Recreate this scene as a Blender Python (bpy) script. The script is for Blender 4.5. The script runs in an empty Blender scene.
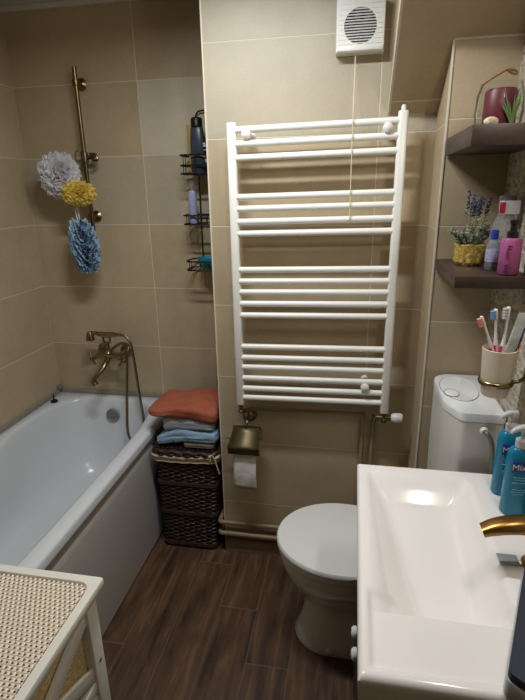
import bpy, bmesh, math, random
from mathutils import Vector, Matrix, noise
PI = math.pi
C = bpy.context.scene.collection
random.seed(7)

# ------------------------------------------------------------------ room measures (metres, floor z=0)
XL, XR = -1.538, 0.430          # left tiled wall, right stone wall
YT, YR = 2.2266, 1.8232         # wall behind the tub, wall behind the radiator
XP = -0.529                     # left end of the projecting radiator wall
XC, YC = 0.25, 1.615            # boxed column beside the radiator wall
YF, H = -1.15, 2.358            # wall behind the camera, ceiling

# ------------------------------------------------------------------ helpers
def link(o, parent=None):
    C.objects.link(o)
    if parent: o.parent = parent
    return o

def root_loc(o):
    while o.parent: o = o.parent
    return Vector(o.location)

def thing(name, label, cat, loc, group=None):
    o = bpy.data.objects.new(name, None); o.empty_display_size = 0.05
    C.objects.link(o); o.location = loc
    o['label'] = label; o['category'] = cat
    if group: o['group'] = group
    return o

def obj(name, bm, mat, parent=None, smooth=True, label=None, cat=None, group=None, angle=40):
    if parent is not None:
        off = root_loc(parent)
    else:
        xs = [v.co.x for v in bm.verts]; ys = [v.co.y for v in bm.verts]; zs = [v.co.z for v in bm.verts]
        off = Vector(((min(xs)+max(xs))/2, (min(ys)+max(ys))/2, min(zs)))
    bmesh.ops.translate(bm, verts=bm.verts, vec=-off)
    bmesh.ops.recalc_face_normals(bm, faces=bm.faces)
    me = bpy.data.meshes.new(name); bm.to_mesh(me); bm.free()
    mats = mat if isinstance(mat, (list, tuple)) else [mat]
    for m in mats: me.materials.append(m)
    o = bpy.data.objects.new(name, me)
    link(o, parent)
    if parent is None: o.location = off
    if smooth:
        for p in me.polygons: p.use_smooth = True
        try: me.set_sharp_from_angle(angle=math.radians(angle))
        except Exception: pass
    if label: o['label'] = label
    if cat: o['category'] = cat
    if group: o['group'] = group
    return o

def struct(name, bm, mat, smooth=False):
    o = obj(name, bm, mat, None, smooth); o['kind'] = 'structure'; return o

def BM(): return bmesh.new()

def box(bm, x0, x1, y0, y1, z0, z1, bev=0, seg=2, mi=0):
    t = bmesh.new()
    bmesh.ops.create_cube(t, size=1)
    for v in t.verts:
        v.co = Vector(((x0+x1)/2+v.co.x*(x1-x0), (y0+y1)/2+v.co.y*(y1-y0), (z0+z1)/2+v.co.z*(z1-z0)))
    if bev: bmesh.ops.bevel(t, geom=t.edges[:], offset=bev, segments=seg, profile=.5, affect='EDGES')
    for f in t.faces: f.material_index = mi
    merge(bm, t); return bm

def merge(bm, t, M=None):
    if M is not None: bmesh.ops.transform(t, matrix=M, verts=t.verts)
    me = bpy.data.meshes.new('tmp'); t.to_mesh(me); t.free()
    bm.from_mesh(me); bpy.data.meshes.remove(me)

def rbox(*a, **k): return box(BM(), *a, **k)

def spline(pts, n=8):
    P = [Vector(p) for p in pts]; out = []
    for i in range(len(P)-1):
        a = P[i-1] if i else P[0]*2-P[1]; b, c = P[i], P[i+1]
        d = P[i+2] if i+2 < len(P) else P[-1]*2-P[-2]
        for k in range(n):
            t = k/n
            out.append(.5*((2*b)+(c-a)*t+(2*a-5*b+4*c-d)*t*t+(3*b-a-3*c+d)*t**3))
    out.append(P[-1]); return out

def tube(bm, pts, r, seg=10, smooth=0, cap=True, flat=None, mi=0):
    """sweep along pts; r number or list; flat=(sx) squash factor of the second axis"""
    if smooth:
        rr = r
        if isinstance(r, (list, tuple)):
            rr = []
            for i in range(len(r)-1):
                for k in range(smooth): rr.append(r[i]+(r[i+1]-r[i])*k/smooth)
            rr.append(r[-1])
        pts = spline(pts, smooth); r = rr
    P = [Vector(p) for p in pts]; n = len(P)
    R = list(r) if isinstance(r, (list, tuple)) else [r]*n
    prev = None; rings = []
    for i in range(n):
        t = (P[min(i+1, n-1)]-P[max(i-1, 0)])
        if t.length < 1e-9: t = Vector((0, 0, 1))
        t.normalize()
        if prev is None:
            a = Vector((0, 0, 1)) if abs(t.z) < .9 else Vector((1, 0, 0))
            u = t.cross(a).normalized()
        else:
            u = (prev-t*prev.dot(t)).normalized()
        prev = u; w = t.cross(u)
        fl = flat if flat else 1
        rings.append([bm.verts.new(P[i]+(u*math.cos(2*PI*k/seg)+w*fl*math.sin(2*PI*k/seg))*R[i]) for k in range(seg)])
    for i in range(n-1):
        for k in range(seg):
            f = bm.faces.new((rings[i][k], rings[i][(k+1) % seg], rings[i+1][(k+1) % seg], rings[i+1][k])); f.material_index = mi
    if cap:
        for q in (rings[0], rings[-1]):
            f = bm.faces.new(q); f.material_index = mi
    return bm

def lathe(bm, prof, c=(0, 0, 0), seg=32, sx=1, sy=1, axis='Z', mi=0, n=2.0):
    """profile [(r,z)...] around an axis; r=0 closes the end; n = superellipse exponent"""
    t = bmesh.new(); rings = []
    for r, z in prof:
        if r < 1e-6: rings.append([t.verts.new((0, 0, z))]); continue
        ring = []
        for k in range(seg):
            a = 2*PI*k/seg; ca, sa = math.cos(a), math.sin(a)
            if n != 2.0:
                ca = math.copysign(abs(ca)**(2/n), ca); sa = math.copysign(abs(sa)**(2/n), sa)
            ring.append(t.verts.new((r*sx*ca, r*sy*sa, z)))
        rings.append(ring)
    for a, b in zip(rings, rings[1:]):
        if len(a) == 1 and len(b) == 1: continue
        for k in range(seg):
            k2 = (k+1) % seg
            if len(a) == 1: t.faces.new((a[0], b[k], b[k2]))
            elif len(b) == 1: t.faces.new((a[k], a[k2], b[0]))
            else: t.faces.new((a[k], a[k2], b[k2], b[k]))
    if len(rings[0]) > 1 and prof[0] != prof[-1]: t.faces.new(rings[0])
    if len(rings[-1]) > 1 and prof[0] != prof[-1]: t.faces.new(rings[-1])
    for f in t.faces: f.material_index = mi
    M = Matrix.Translation(Vector(c))
    if axis == 'X': M = M @ Matrix.Rotation(PI/2, 4, 'Y')
    if axis == '-X': M = M @ Matrix.Rotation(-PI/2, 4, 'Y')
    if axis == 'Y': M = M @ Matrix.Rotation(-PI/2, 4, 'X')
    if axis == '-Y': M = M @ Matrix.Rotation(PI/2, 4, 'X')
    if isinstance(axis, Vector): M = M @ axis.to_track_quat('Z', 'Y').to_matrix().to_4x4()
    merge(bm, t, M); return bm

def ball(bm, c, r, sub=2, s=(1, 1, 1), mi=0):
    t = bmesh.new(); bmesh.ops.create_icosphere(t, subdivisions=sub, radius=r)
    for v in t.verts: v.co = Vector((v.co.x*s[0], v.co.y*s[1], v.co.z*s[2]))+Vector(c)
    for f in t.faces: f.material_index = mi
    merge(bm, t); return bm

def prism(bm, poly, z0, z1, bev=0, mi=0, M=None, seg=2):
    """vertical extrusion of a plan polygon"""
    t = bmesh.new()
    a = [t.verts.new((x, y, z0)) for x, y in poly]; b = [t.verts.new((x, y, z1)) for x, y in poly]
    n = len(poly)
    t.faces.new(a[::-1]); t.faces.new(b)
    for i in range(n): t.faces.new((a[i], a[(i+1) % n], b[(i+1) % n], b[i]))
    bmesh.ops.recalc_face_normals(t, faces=t.faces)
    if bev:
        ed = [e for e in t.edges if abs(e.verts[0].co.z-e.verts[1].co.z) < 1e-6]
        bmesh.ops.bevel(t, geom=ed, offset=bev, segments=seg, profile=.5, affect='EDGES')
    for f in t.faces: f.material_index = mi
    merge(bm, t, M); return bm

def roundpoly(pts, r, n=6):
    out = []; m = len(pts)
    for i in range(m):
        p0, p, p2 = Vector(pts[i-1]).to_2d(), Vector(pts[i]).to_2d(), Vector(pts[(i+1) % m]).to_2d()
        rr = r[i] if isinstance(r, (list, tuple)) else r
        a = p+(p0-p).normalized()*rr; b = p+(p2-p).normalized()*rr
        for k in range(n+1):
            t = k/n; q = a*(1-t)**2+p*2*t*(1-t)+b*t*t
            out.append((q.x, q.y))
    return out

# ------------------------------------------------------------------ materials
def srgb(r, g, b):
    f = lambda c: (c/255/12.92) if c/255 <= .04045 else ((c/255+.055)/1.055)**2.4
    return (f(r), f(g), f(b), 1)

def mat(name, col, rough=.5, metal=0, **k):
    m = bpy.data.materials.new(name); m.use_nodes = True
    b = m.node_tree.nodes['Principled BSDF']
    b.inputs['Base Color'].default_value = col
    b.inputs['Roughness'].default_value = rough
    b.inputs['Metallic'].default_value = metal
    if 'trans' in k: b.inputs['Transmission Weight'].default_value = k['trans']
    if 'ior' in k: b.inputs['IOR'].default_value = k['ior']
    if 'coat' in k: b.inputs['Coat Weight'].default_value = k['coat']; b.inputs['Coat Roughness'].default_value = .05
    if 'sss' in k:
        b.inputs['Subsurface Weight'].default_value = k['sss']; b.inputs['Subsurface Scale'].default_value = .01
    if 'alpha' in k: b.inputs['Alpha'].default_value = k['alpha']
    if 'emit' in k:
        b.inputs['Emission Color'].default_value = col; b.inputs['Emission Strength'].default_value = k['emit']
    if 'noise' in k:      # (scale, amount, bump)
        nt = m.node_tree; N = nt.nodes; L = nt.links
        sc, am, bp = k['noise']
        tc = N.new('ShaderNodeTexCoord'); nz = N.new('ShaderNodeTexNoise'); nz.inputs['Scale'].default_value = sc
        nz.inputs['Detail'].default_value = 5
        L.new(tc.outputs['Object'], nz.inputs['Vector'])
        if am:
            mr = N.new('ShaderNodeMapRange'); mr.inputs['To Min'].default_value = 1-am; mr.inputs['To Max'].default_value = 1+am
            mr.inputs['From Min'].default_value = .3; mr.inputs['From Max'].default_value = .7
            L.new(nz.outputs['Fac'], mr.inputs['Value'])
            mx = N.new('ShaderNodeVectorMath'); mx.operation = 'SCALE'; mx.inputs[0].default_value = col[:3]
            L.new(mr.outputs[0], mx.inputs['Scale']); L.new(mx.outputs[0], b.inputs['Base Color'])
        if bp:
            bu = N.new('ShaderNodeBump'); bu.inputs['Strength'].default_value = bp; bu.inputs['Distance'].default_value = .004
            L.new(nz.outputs['Fac'], bu.inputs['Height']); L.new(bu.outputs[0], b.inputs['Normal'])
    return m

def math_node(N, L, op, a, b=None):
    n = N.new('ShaderNodeMath'); n.operation = op
    for i, v in enumerate((a, b)):
        if v is None: continue
        if hasattr(v, 'links'): L.new(v, n.inputs[i])
        else: n.inputs[i].default_value = v
    return n.outputs[0]

def tile_mat(name, axis, u0, z0, col=srgb(166, 147, 118), grout=srgb(214, 206, 188), tw=.6, th=.3, var=.035, special=()):
    m = bpy.data.materials.new(name); m.use_nodes = True
    nt = m.node_tree; N = nt.nodes; L = nt.links; bs = N['Principled BSDF']
    geo = N.new('ShaderNodeNewGeometry'); sp = N.new('ShaderNodeSeparateXYZ'); L.new(geo.outputs['Position'], sp.inputs[0])
    u = math_node(N, L, 'DIVIDE', math_node(N, L, 'SUBTRACT', sp.outputs[axis], u0), tw)
    v = math_node(N, L, 'DIVIDE', math_node(N, L, 'SUBTRACT', sp.outputs['Z'], z0), th)
    def dist(t, s):
        f = math_node(N, L, 'FRACT', t)
        return math_node(N, L, 'MULTIPLY', math_node(N, L, 'MINIMUM', f, math_node(N, L, 'SUBTRACT', 1.0, f)), s)
    d = math_node(N, L, 'MINIMUM', dist(u, tw), dist(v, th))
    mask = N.new('ShaderNodeMapRange'); mask.inputs['From Min'].default_value = .0008; mask.inputs['From Max'].default_value = .0022
    L.new(d, mask.inputs['Value'])
    cb = N.new('ShaderNodeCombineXYZ'); L.new(math_node(N, L, 'FLOOR', u), cb.inputs[0]); L.new(math_node(N, L, 'FLOOR', v), cb.inputs[1])
    wn = N.new('ShaderNodeTexWhiteNoise'); L.new(cb.outputs[0], wn.inputs['Vector'])
    nz = N.new('ShaderNodeTexNoise'); nz.inputs['Scale'].default_value = 5.5; nz.inputs['Detail'].default_value = 7; nz.inputs['Roughness'].default_value = .62
    off = N.new('ShaderNodeVectorMath'); off.operation = 'SCALE'; L.new(cb.outputs[0], off.inputs[0]); off.inputs['Scale'].default_value = 3.7
    ad = N.new('ShaderNodeVectorMath'); L.new(off.outputs[0], ad.inputs[0]); L.new(geo.outputs['Position'], ad.inputs[1])
    L.new(ad.outputs[0], nz.inputs['Vector'])
    nf = N.new('ShaderNodeTexNoise'); nf.inputs['Scale'].default_value = 170; nf.inputs['Detail'].default_value = 3; L.new(geo.outputs['Position'], nf.inputs['Vector'])
    s = math_node(N, L, 'ADD', math_node(N, L, 'MULTIPLY', math_node(N, L, 'SUBTRACT', wn.outputs['Value'], .5), var*2),
                  math_node(N, L, 'MULTIPLY', math_node(N, L, 'SUBTRACT', nz.outputs['Fac'], .5), .38))
    s = math_node(N, L, 'ADD', s, math_node(N, L, 'MULTIPLY', math_node(N, L, 'SUBTRACT', nf.outputs['Fac'], .5), .22))
    s = math_node(N, L, 'ADD', s, 1.0)
    sc = N.new('ShaderNodeVectorMath'); sc.operation = 'SCALE'; sc.inputs[0].default_value = col[:3]; L.new(s, sc.inputs['Scale'])
    # single tiles of a creamier print among the brown ones: (column or None, row, colour)
    for (tc_, tr_, c2) in special:
        m1 = math_node(N, L, 'COMPARE', math_node(N, L, 'FLOOR', v), float(tr_)); m1.node.inputs[2].default_value = .1
        if tc_ is not None:
            m2 = math_node(N, L, 'COMPARE', math_node(N, L, 'FLOOR', u), float(tc_)); m2.node.inputs[2].default_value = .1
            m1 = math_node(N, L, 'MULTIPLY', m1, m2)
        mc = N.new('ShaderNodeMix'); mc.data_type = 'RGBA'; L.new(m1, mc.inputs['Factor'])
        prev = sc.inputs[0].links[0].from_socket if sc.inputs[0].is_linked else None
        if prev: L.new(prev, mc.inputs['A'])
        else: mc.inputs['A'].default_value = col
        mc.inputs['B'].default_value = c2; L.new(mc.outputs['Result'], sc.inputs[0])
    mx = N.new('ShaderNodeMix'); mx.data_type = 'RGBA'
    L.new(mask.outputs[0], mx.inputs['Factor']); mx.inputs['A'].default_value = grout; L.new(sc.outputs[0], mx.inputs['B'])
    L.new(mx.outputs['Result'], bs.inputs['Base Color'])
    bs.inputs['Roughness'].default_value = .48
    bu = N.new('ShaderNodeBump'); bu.inputs['Strength'].default_value = .5; bu.inputs['Distance'].default_value = .0015
    L.new(mask.outputs[0], bu.inputs['Height']); L.new(bu.outputs[0], bs.inputs['Normal'])
    return m

def wood_floor():
    m = bpy.data.materials.new('wood_look_floor_tile'); m.use_nodes = True
    nt = m.node_tree; N = nt.nodes; L = nt.links; bs = N['Principled BSDF']
    geo = N.new('ShaderNodeNewGeometry'); sp = N.new('ShaderNodeSeparateXYZ'); L.new(geo.outputs['Position'], sp.inputs[0])
    W, LEN = .153, .915
    u = math_node(N, L, 'DIVIDE', math_node(N, L, 'ADD', sp.outputs['X'], .626), W)
    col = math_node(N, L, 'FLOOR', u)
    yo = math_node(N, L, 'ADD', math_node(N, L, 'SUBTRACT', sp.outputs['Y'], 1.725), math_node(N, L, 'MULTIPLY', col, .229))
    v = math_node(N, L, 'DIVIDE', yo, LEN)
    def dist(t, s):
        f = math_node(N, L, 'FRACT', t)
        return math_node(N, L, 'MULTIPLY', math_node(N, L, 'MINIMUM', f, math_node(N, L, 'SUBTRACT', 1.0, f)), s)
    du, dv = dist(u, W), dist(v, LEN)
    d = math_node(N, L, 'MINIMUM', math_node(N, L, 'MULTIPLY', du, 1.5), dv)
    mask = N.new('ShaderNodeMapRange'); mask.inputs['From Min'].default_value = .0008; mask.inputs['From Max'].default_value = .0022
    L.new(d, mask.inputs['Value'])
    cb = N.new('ShaderNodeCombineXYZ'); L.new(col, cb.inputs[0]); L.new(math_node(N, L, 'FLOOR', v), cb.inputs[1])
    wn = N.new('ShaderNodeTexWhiteNoise'); L.new(cb.outputs[0], wn.inputs['Vector'])
    off = N.new('ShaderNodeVectorMath'); off.operation = 'SCALE'; L.new(cb.outputs[0], off.inputs[0]); off.inputs['Scale'].default_value = 5.3
    ad = N.new('ShaderNodeVectorMath'); L.new(off.outputs[0], ad.inputs[0]); L.new(geo.outputs['Position'], ad.inputs[1])
    mp = N.new('ShaderNodeMapping'); mp.inputs['Scale'].default_value = (30, 2.6, 1); L.new(ad.outputs[0], mp.inputs['Vector'])
    n1 = N.new('ShaderNodeTexNoise'); n1.inputs['Scale'].default_value = 1; n1.inputs['Detail'].default_value = 8; n1.inputs['Roughness'].default_value = .65
    n1.inputs['Distortion'].default_value = .6
    L.new(mp.outputs[0], n1.inputs['Vector'])
    mp2 = N.new('ShaderNodeMapping'); mp2.inputs['Scale'].default_value = (11, 5, 1); L.new(ad.outputs[0], mp2.inputs['Vector'])
    n2 = N.new('ShaderNodeTexNoise'); n2.inputs['Scale'].default_value = 1; n2.inputs['Detail'].default_value = 4; L.new(mp2.outputs[0], n2.inputs['Vector'])
    fac = math_node(N, L, 'ADD', math_node(N, L, 'MULTIPLY', n1.outputs['Fac'], .65), math_node(N, L, 'MULTIPLY', n2.outputs['Fac'], .35))
    fac = math_node(N, L, 'ADD', fac, math_node(N, L, 'MULTIPLY', math_node(N, L, 'SUBTRACT', wn.outputs['Value'], .5), .07))
    cr = N.new('ShaderNodeValToRGB'); e = cr.color_ramp.elements
    e[0].position = .33; e[0].color = srgb(48, 33, 24); e[1].position = .66; e[1].color = srgb(122, 93, 68)
    k = cr.color_ramp.elements.new(.5); k.color = srgb(88, 64, 46)
    L.new(fac, cr.inputs[0])
    mx = N.new('ShaderNodeMix'); mx.data_type = 'RGBA'; L.new(mask.outputs[0], mx.inputs['Factor'])
    mx.inputs['A'].default_value = srgb(112, 92, 74); L.new(cr.outputs[0], mx.inputs['B'])
    L.new(mx.outputs['Result'], bs.inputs['Base Color']); bs.inputs['Roughness'].default_value = .42
    bu = N.new('ShaderNodeBump'); bu.inputs['Strength'].default_value = .25; bu.inputs['Distance'].default_value = .001
    L.new(fac, bu.inputs['Height']); L.new(bu.outputs[0], bs.inputs['Normal'])
    return m

def stone_mat():
    m = bpy.data.materials.new('rough_stone_cladding'); m.use_nodes = True
    nt = m.node_tree; N = nt.nodes; L = nt.links; bs = N['Principled BSDF']
    geo = N.new('ShaderNodeNewGeometry')
    mp = N.new('ShaderNodeMapping'); mp.inputs['Scale'].default_value = (1, .6, 1.3); L.new(geo.outputs['Position'], mp.inputs['Vector'])
    n1 = N.new('ShaderNodeTexNoise'); n1.inputs['Scale'].default_value = 55; n1.inputs['Detail'].default_value = 7; n1.inputs['Roughness'].default_value = .7; n1.inputs['Distortion'].default_value = 1.2
    L.new(mp.outputs[0], n1.inputs['Vector'])
    vo = N.new('ShaderNodeTexVoronoi'); vo.inputs['Scale'].default_value = 60; L.new(mp.outputs[0], vo.inputs['Vector'])
    f = math_node(N, L, 'ADD', math_node(N, L, 'MULTIPLY', n1.outputs['Fac'], .75), math_node(N, L, 'MULTIPLY', vo.outputs['Distance'], .35))
    cr = N.new('ShaderNodeValToRGB'); e = cr.color_ramp.elements
    e[0].position = .34; e[0].color = srgb(106, 92, 72); e[1].position = .70; e[1].color = srgb(205, 198, 180)
    k = cr.color_ramp.elements.new(.47); k.color = srgb(164, 152, 130)
    L.new(f, cr.inputs[0]); L.new(cr.outputs[0], bs.inputs['Base Color'])
    bu = N.new('ShaderNodeBump'); bu.inputs['Strength'].default_value = .9; bu.inputs['Distance'].default_value = .006
    L.new(f, bu.inputs['Height']); L.new(bu.outputs[0], bs.inputs['Normal'])
    bs.inputs['Roughness'].default_value = .8
    return m

def grain_mat(name, a, b, axis_scale, rough=.45):
    m = bpy.data.materials.new(name); m.use_nodes = True
    nt = m.node_tree; N = nt.nodes; L = nt.links; bs = N['Principled BSDF']
    geo = N.new('ShaderNodeNewGeometry'); mp = N.new('ShaderNodeMapping'); mp.inputs['Scale'].default_value = axis_scale
    L.new(geo.outputs['Position'], mp.inputs['Vector'])
    n1 = N.new('ShaderNodeTexNoise'); n1.inputs['Scale'].default_value = 1; n1.inputs['Detail'].default_value = 6; L.new(mp.outputs[0], n1.inputs['Vector'])
    cr = N.new('ShaderNodeValToRGB'); e = cr.color_ramp.elements
    e[0].position = .35; e[0].color = a; e[1].position = .65; e[1].color = b
    L.new(n1.outputs['Fac'], cr.inputs[0]); L.new(cr.outputs[0], bs.inputs['Base Color']); bs.inputs['Roughness'].default_value = rough
    return m

ZG = .2655
TCOL = srgb(181, 163, 133); CREAM = srgb(177, 166, 144); PALE = srgb(195, 183, 159)
m_back = tile_mat('tile_back', 'X', -.9446, ZG+.2824, col=srgb(180, 162, 131), special=((0, 4, PALE), (0, 3, srgb(182, 169, 143)), (-1, 3, srgb(180, 166, 138))))
m_rad = tile_mat('tile_radiator', 'X', .0662, ZG, col=TCOL, special=((-1, 5, CREAM), (-1, 6, CREAM), (0, 6, CREAM), (0, 5, CREAM)))
m_side = tile_mat('tile_side', 'Y', 1.6266, ZG+.2824, col=TCOL)
m_colf = tile_mat('tile_column_front', 'X', XC+.002, ZG+.01, col=TCOL)
m_cols = tile_mat('tile_column_side', 'Y', YC+.002, ZG, col=TCOL)
m_front = tile_mat('tile_front', 'X', .1, ZG, col=srgb(120, 98, 72))
m_soff = tile_mat('tile_soffit', 'X', .1+.6, 1.852, col=TCOL, th=.8)
m_floor = wood_floor(); m_stone = stone_mat()
m_ceil = mat('ceiling_paint', srgb(205, 200, 190), .9, noise=(14, .03, .1))
m_trim = mat('corner_trim', srgb(214, 205, 184), .4, noise=(30, .04, 0))
m_sil = mat('silicone_strip', srgb(140, 134, 122), .5, noise=(18, .1, 0))
m_acr = mat('tub_acrylic', srgb(214, 218, 222), .22, noise=(3, .015, 0))
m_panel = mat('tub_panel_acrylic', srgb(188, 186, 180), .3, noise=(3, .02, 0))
m_dark = mat('recess_grey', srgb(168, 160, 146), .6, noise=(20, .08, 0))
m_cer = mat('white_ceramic', srgb(232, 230, 224), .1, coat=.4, noise=(2, .01, 0))
m_basin = mat('basin_ceramic', srgb(243, 237, 233), .14, coat=.4, noise=(2, .01, 0))
m_wpl = mat('white_plastic', srgb(228, 227, 222), .32, noise=(5, .01, 0))
m_wpaint = mat('white_enamel', srgb(236, 234, 226), .28, noise=(6, .01, 0))
m_brass = mat('aged_brass', srgb(140, 124, 92), .3, 1, noise=(40, .2, .1))
m_brassb = mat('polished_brass', srgb(164, 124, 66), .3, 1, noise=(25, .22, .05))
m_bronze = mat('bronze', srgb(126, 108, 78), .3, 1, noise=(30, .15, 0))
m_hose = mat('hose_metal', srgb(134, 122, 100), .35, 1, noise=(60, .1, 0))
m_chrome = mat('chrome', srgb(190, 190, 190), .15, 1, noise=(10, .03, 0))
m_grey = mat('grey_plastic', srgb(120, 122, 126), .4, noise=(10, .05, 0))
m_pipe = mat('pipe_paint', srgb(140, 118, 90), .4, noise=(12, .1, 0))
m_black = mat('black_metal', srgb(26, 24, 24), .4, .4, noise=(10, .05, 0))
m_shelf = grain_mat('wenge_board', srgb(54, 39, 32), srgb(66, 49, 40), (70, 5, 70))
m_wick = mat('dark_wicker', srgb(52, 34, 27), .5, noise=(60, .35, .3))
m_wickd = mat('wicker_core', srgb(28, 19, 16), .8, noise=(40, .2, 0))
m_lining = mat('cream_lining', srgb(196, 180, 148), .9, noise=(60, .08, .5))
m_wwood = mat('white_painted_wood', srgb(226, 222, 210), .45, noise=(9, .03, .1))
m_cane = mat('cane', srgb(240, 226, 204), .6, noise=(120, .12, .3))
m_caneb = mat('cane_backing', srgb(120, 92, 62), .8, noise=(90, .2, .2))

def thin_glass(name, col, gloss=.7, haze=0.0):
    m = bpy.data.materials.new(name); m.use_nodes = True
    nt = m.node_tree; N = nt.nodes; L = nt.links; N.remove(N['Principled BSDF'])
    tr = N.new('ShaderNodeBsdfTransparent'); tr.inputs[0].default_value = col
    gl = N.new('ShaderNodeBsdfGlossy'); gl.inputs['Roughness'].default_value = .03
    lw = N.new('ShaderNodeLayerWeight'); lw.inputs['Blend'].default_value = .09
    nz = N.new('ShaderNodeTexNoise'); nz.inputs['Scale'].default_value = 12
    ad = N.new('ShaderNodeMath'); ad.operation = 'MULTIPLY'; L.new(lw.outputs['Fresnel'], ad.inputs[0]); ad.inputs[1].default_value = gloss
    ms = N.new('ShaderNodeMixShader'); L.new(ad.outputs[0], ms.inputs[0]); L.new(tr.outputs[0], ms.inputs[1]); L.new(gl.outputs[0], ms.inputs[2])
    df = N.new('ShaderNodeBsdfDiffuse'); df.inputs[0].default_value = (.8, .8, .8, 1)
    m2 = N.new('ShaderNodeMixShader'); m2.inputs[0].default_value = haze
    L.new(ms.outputs[0], m2.inputs[1]); L.new(df.outputs[0], m2.inputs[2])
    L.new(m2.outputs[0], N['Material Output'].inputs[0]); return m

# ------------------------------------------------------------------ room shell
struct('floor', rbox(XL-.1, XR+.1, YF-.1, YT+.1, -.1, 0), m_floor)
struct('ceiling', rbox(XL-.1, XR+.1, YF-.1, YT+.1, H, H+.1), m_ceil)
struct('wall_left', rbox(XL-.1, XL, YF-.1, YT+.1, 0, H), m_side)
struct('wall_back', rbox(XL, XR+.1, YT, YT+.1, 0, H), m_back)
struct('wall_front', rbox(XL, XR+.1, YF-.1, YF, 0, H), m_front)
struct('wall_right', rbox(XR, XR+.1, YF, YT, 0, H), m_stone)
bm = rbox(XP, XR, YR, YT, 0, H)
struct('wall_radiator', bm, m_rad)
# boxed column, its top cut by the sloping soffit
def soff_z(y): return 1.822+(YR-y)*.74
bm = BM()
def quad(bm, pts, mi=0):
    f = bm.faces.new([bm.verts.new(p) for p in pts]); f.material_index = mi
za, zb = soff_z(YC), soff_z(YR)
quad(bm, [(XC, YC, 0), (XR, YC, 0), (XR, YC, za), (XC, YC, za)], 0)
quad(bm, [(XC, YC, 0), (XC, YC, za), (XC, YR, zb), (XC, YR, 0)], 1)
quad(bm, [(XR, YC, 0), (XR, YR, 0), (XR, YR, zb), (XR, YC, za)], 1)
quad(bm, [(XC, YR, 0), (XC, YR, zb), (XR, YR, zb), (XR, YR, 0)], 0)
quad(bm, [(XC, YC, za), (XR, YC, za), (XR, YR, zb), (XC, YR, zb)], 0)
quad(bm, [(XC, YC, 0), (XC, YR, 0), (XR, YR, 0), (XR, YC, 0)], 0)
bmesh.ops.remove_doubles(bm, verts=bm.verts, dist=1e-5)
struct('wall_column', bm, [m_colf, m_cols])
# sloping boxed soffit in the upper right corner
XS = .097; ytop = YR-(H-1.822)/.74
bm = BM()
poly = [(YR, 1.822), (ytop, H), (YR, H)]
a = [bm.verts.new((XS, y, z)) for y, z in poly]; b = [bm.verts.new((XR, y, z)) for y, z in poly]
bm.faces.new(a); bm.faces.new(b[::-1])
for i in range(3): bm.faces.new((a[i], a[(i+1) % 3], b[(i+1) % 3], b[i]))
struct('wall_soffit', bm, m_soff)
# trims
def bar(bm, p, q, w, mi=0):
    tube(bm, [p, q], w, 6)
    return bm
struct('trim_1', rbox(XP-.003, XP+.003, YR-.003, YR+.003, 0, H, .001), mat('white_edge_trim', srgb(214, 204, 184), .35, noise=(20, .03, 0)))
struct('trim_2', rbox(XC-.003, XC+.003, YC-.003, YC+.003, 0, za, .001), m_trim)
struct('trim_3', bar(BM(), (XS, YR, 1.822), (XS, ytop, H), .005), m_trim)
struct('trim_4', bar(BM(), (XC, YC-.001, za), (XR, YC-.001, za), .004), m_trim)
struct('trim_5', rbox(XL, XP, YT-.022, YT, H-.02, H, .003), m_ceil)
bm = BM()
box(bm, XL, -.862, YT-.012, YT, .571, .592, .003); box(bm, XL, XL+.012, .52, YT, .571, .592, .003)
struct('trim_6', bm, m_sil)
struct('baseboard_back', rbox(XP, XC, YR-.012, YR, 0, .07, .002), tile_mat('tile_skirting', 'X', .0662, .5, col=srgb(128, 108, 84)))

# ------------------------------------------------------------------ bathtub
def se(cx, cy, a, b, n, N=96):
    out = []
    for k in range(N):
        t = 2*PI*k/N; c, s = math.cos(t), math.sin(t)
        out.append((cx+a*math.copysign(abs(c)**(2/n), c), cy+b*math.copysign(abs(s)**(2/n), s)))
    return out
tub = thing('bathtub', 'white built-in bathtub running along the left tiled wall', 'bathtub', (-1.2, 1.37, 0))
bm = BM(); rings = []
ocx, ocy, oa, ob = (XL+.002-.862)/2, (.52+YT-.002)/2, (-.862-XL-.002)/2, (YT-.002-.52)/2
def addring(pts, z):
    rings.append([bm.verts.new((x, y, z(x, y) if callable(z) else z)) for x, y in pts])
def rect(da, z):
    pts = []
    for k in range(96):
        c, s_ = math.cos(2*PI*k/96), math.sin(2*PI*k/96); q = max(abs(c), abs(s_))
        pts.append((ocx+c/q*(oa-da), ocy+s_/q*(ob-da)))
    addring(pts, z)
rect(.03, .535); rect(.0, .535); rect(0, .560); rect(.003, .567); rect(.010, .571)
icx, icy, ia, ib = -1.207, 1.418, .285, .757
def inner(s, z, n=4.4, dy=0, ext=0):
    pts = []
    for x, y in se(icx, icy+dy, ia*s-ext, ib*(s if ext else 1-(1-s)*.55)-ext, n):
        g = .045*(1/(1+math.exp((y-1.68)/.035))) if x < icx else 0
        x += g*min(1, (icx-x)/(ia*s)) * (1 if z > .3 else .4)
        pts.append((x, y))
    addring(pts, z)
inner(1.03, .571); inner(1.0, .567); inner(.985, .555); inner(.965, .52); inner(.935, .44, 4); inner(.90, .35, 3.6)
inner(.85, .27, 3.2); inner(.77, .205, 3); inner(.66, .175, 2.8); inner(.4, .165, 2.5)
for a, b in zip(rings, rings[1:]):
    for k in range(96):
        k2 = (k+1) % 96; bm.faces.new((a[k], a[k2], b[k2], b[k]))
bm.faces.new(rings[-1])
obj('tub_shell', bm, m_acr, tub, angle=60)
bm = BM()
box(bm, -.895, -.8725, .53, YT-.01, .44, .536)
obj('rim_recess', bm, m_dark, tub, smooth=False)
bm = BM(); n = 24
def pf(y, z): return -.868+.004*math.sin(PI*z/.5)
vs = []
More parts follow.
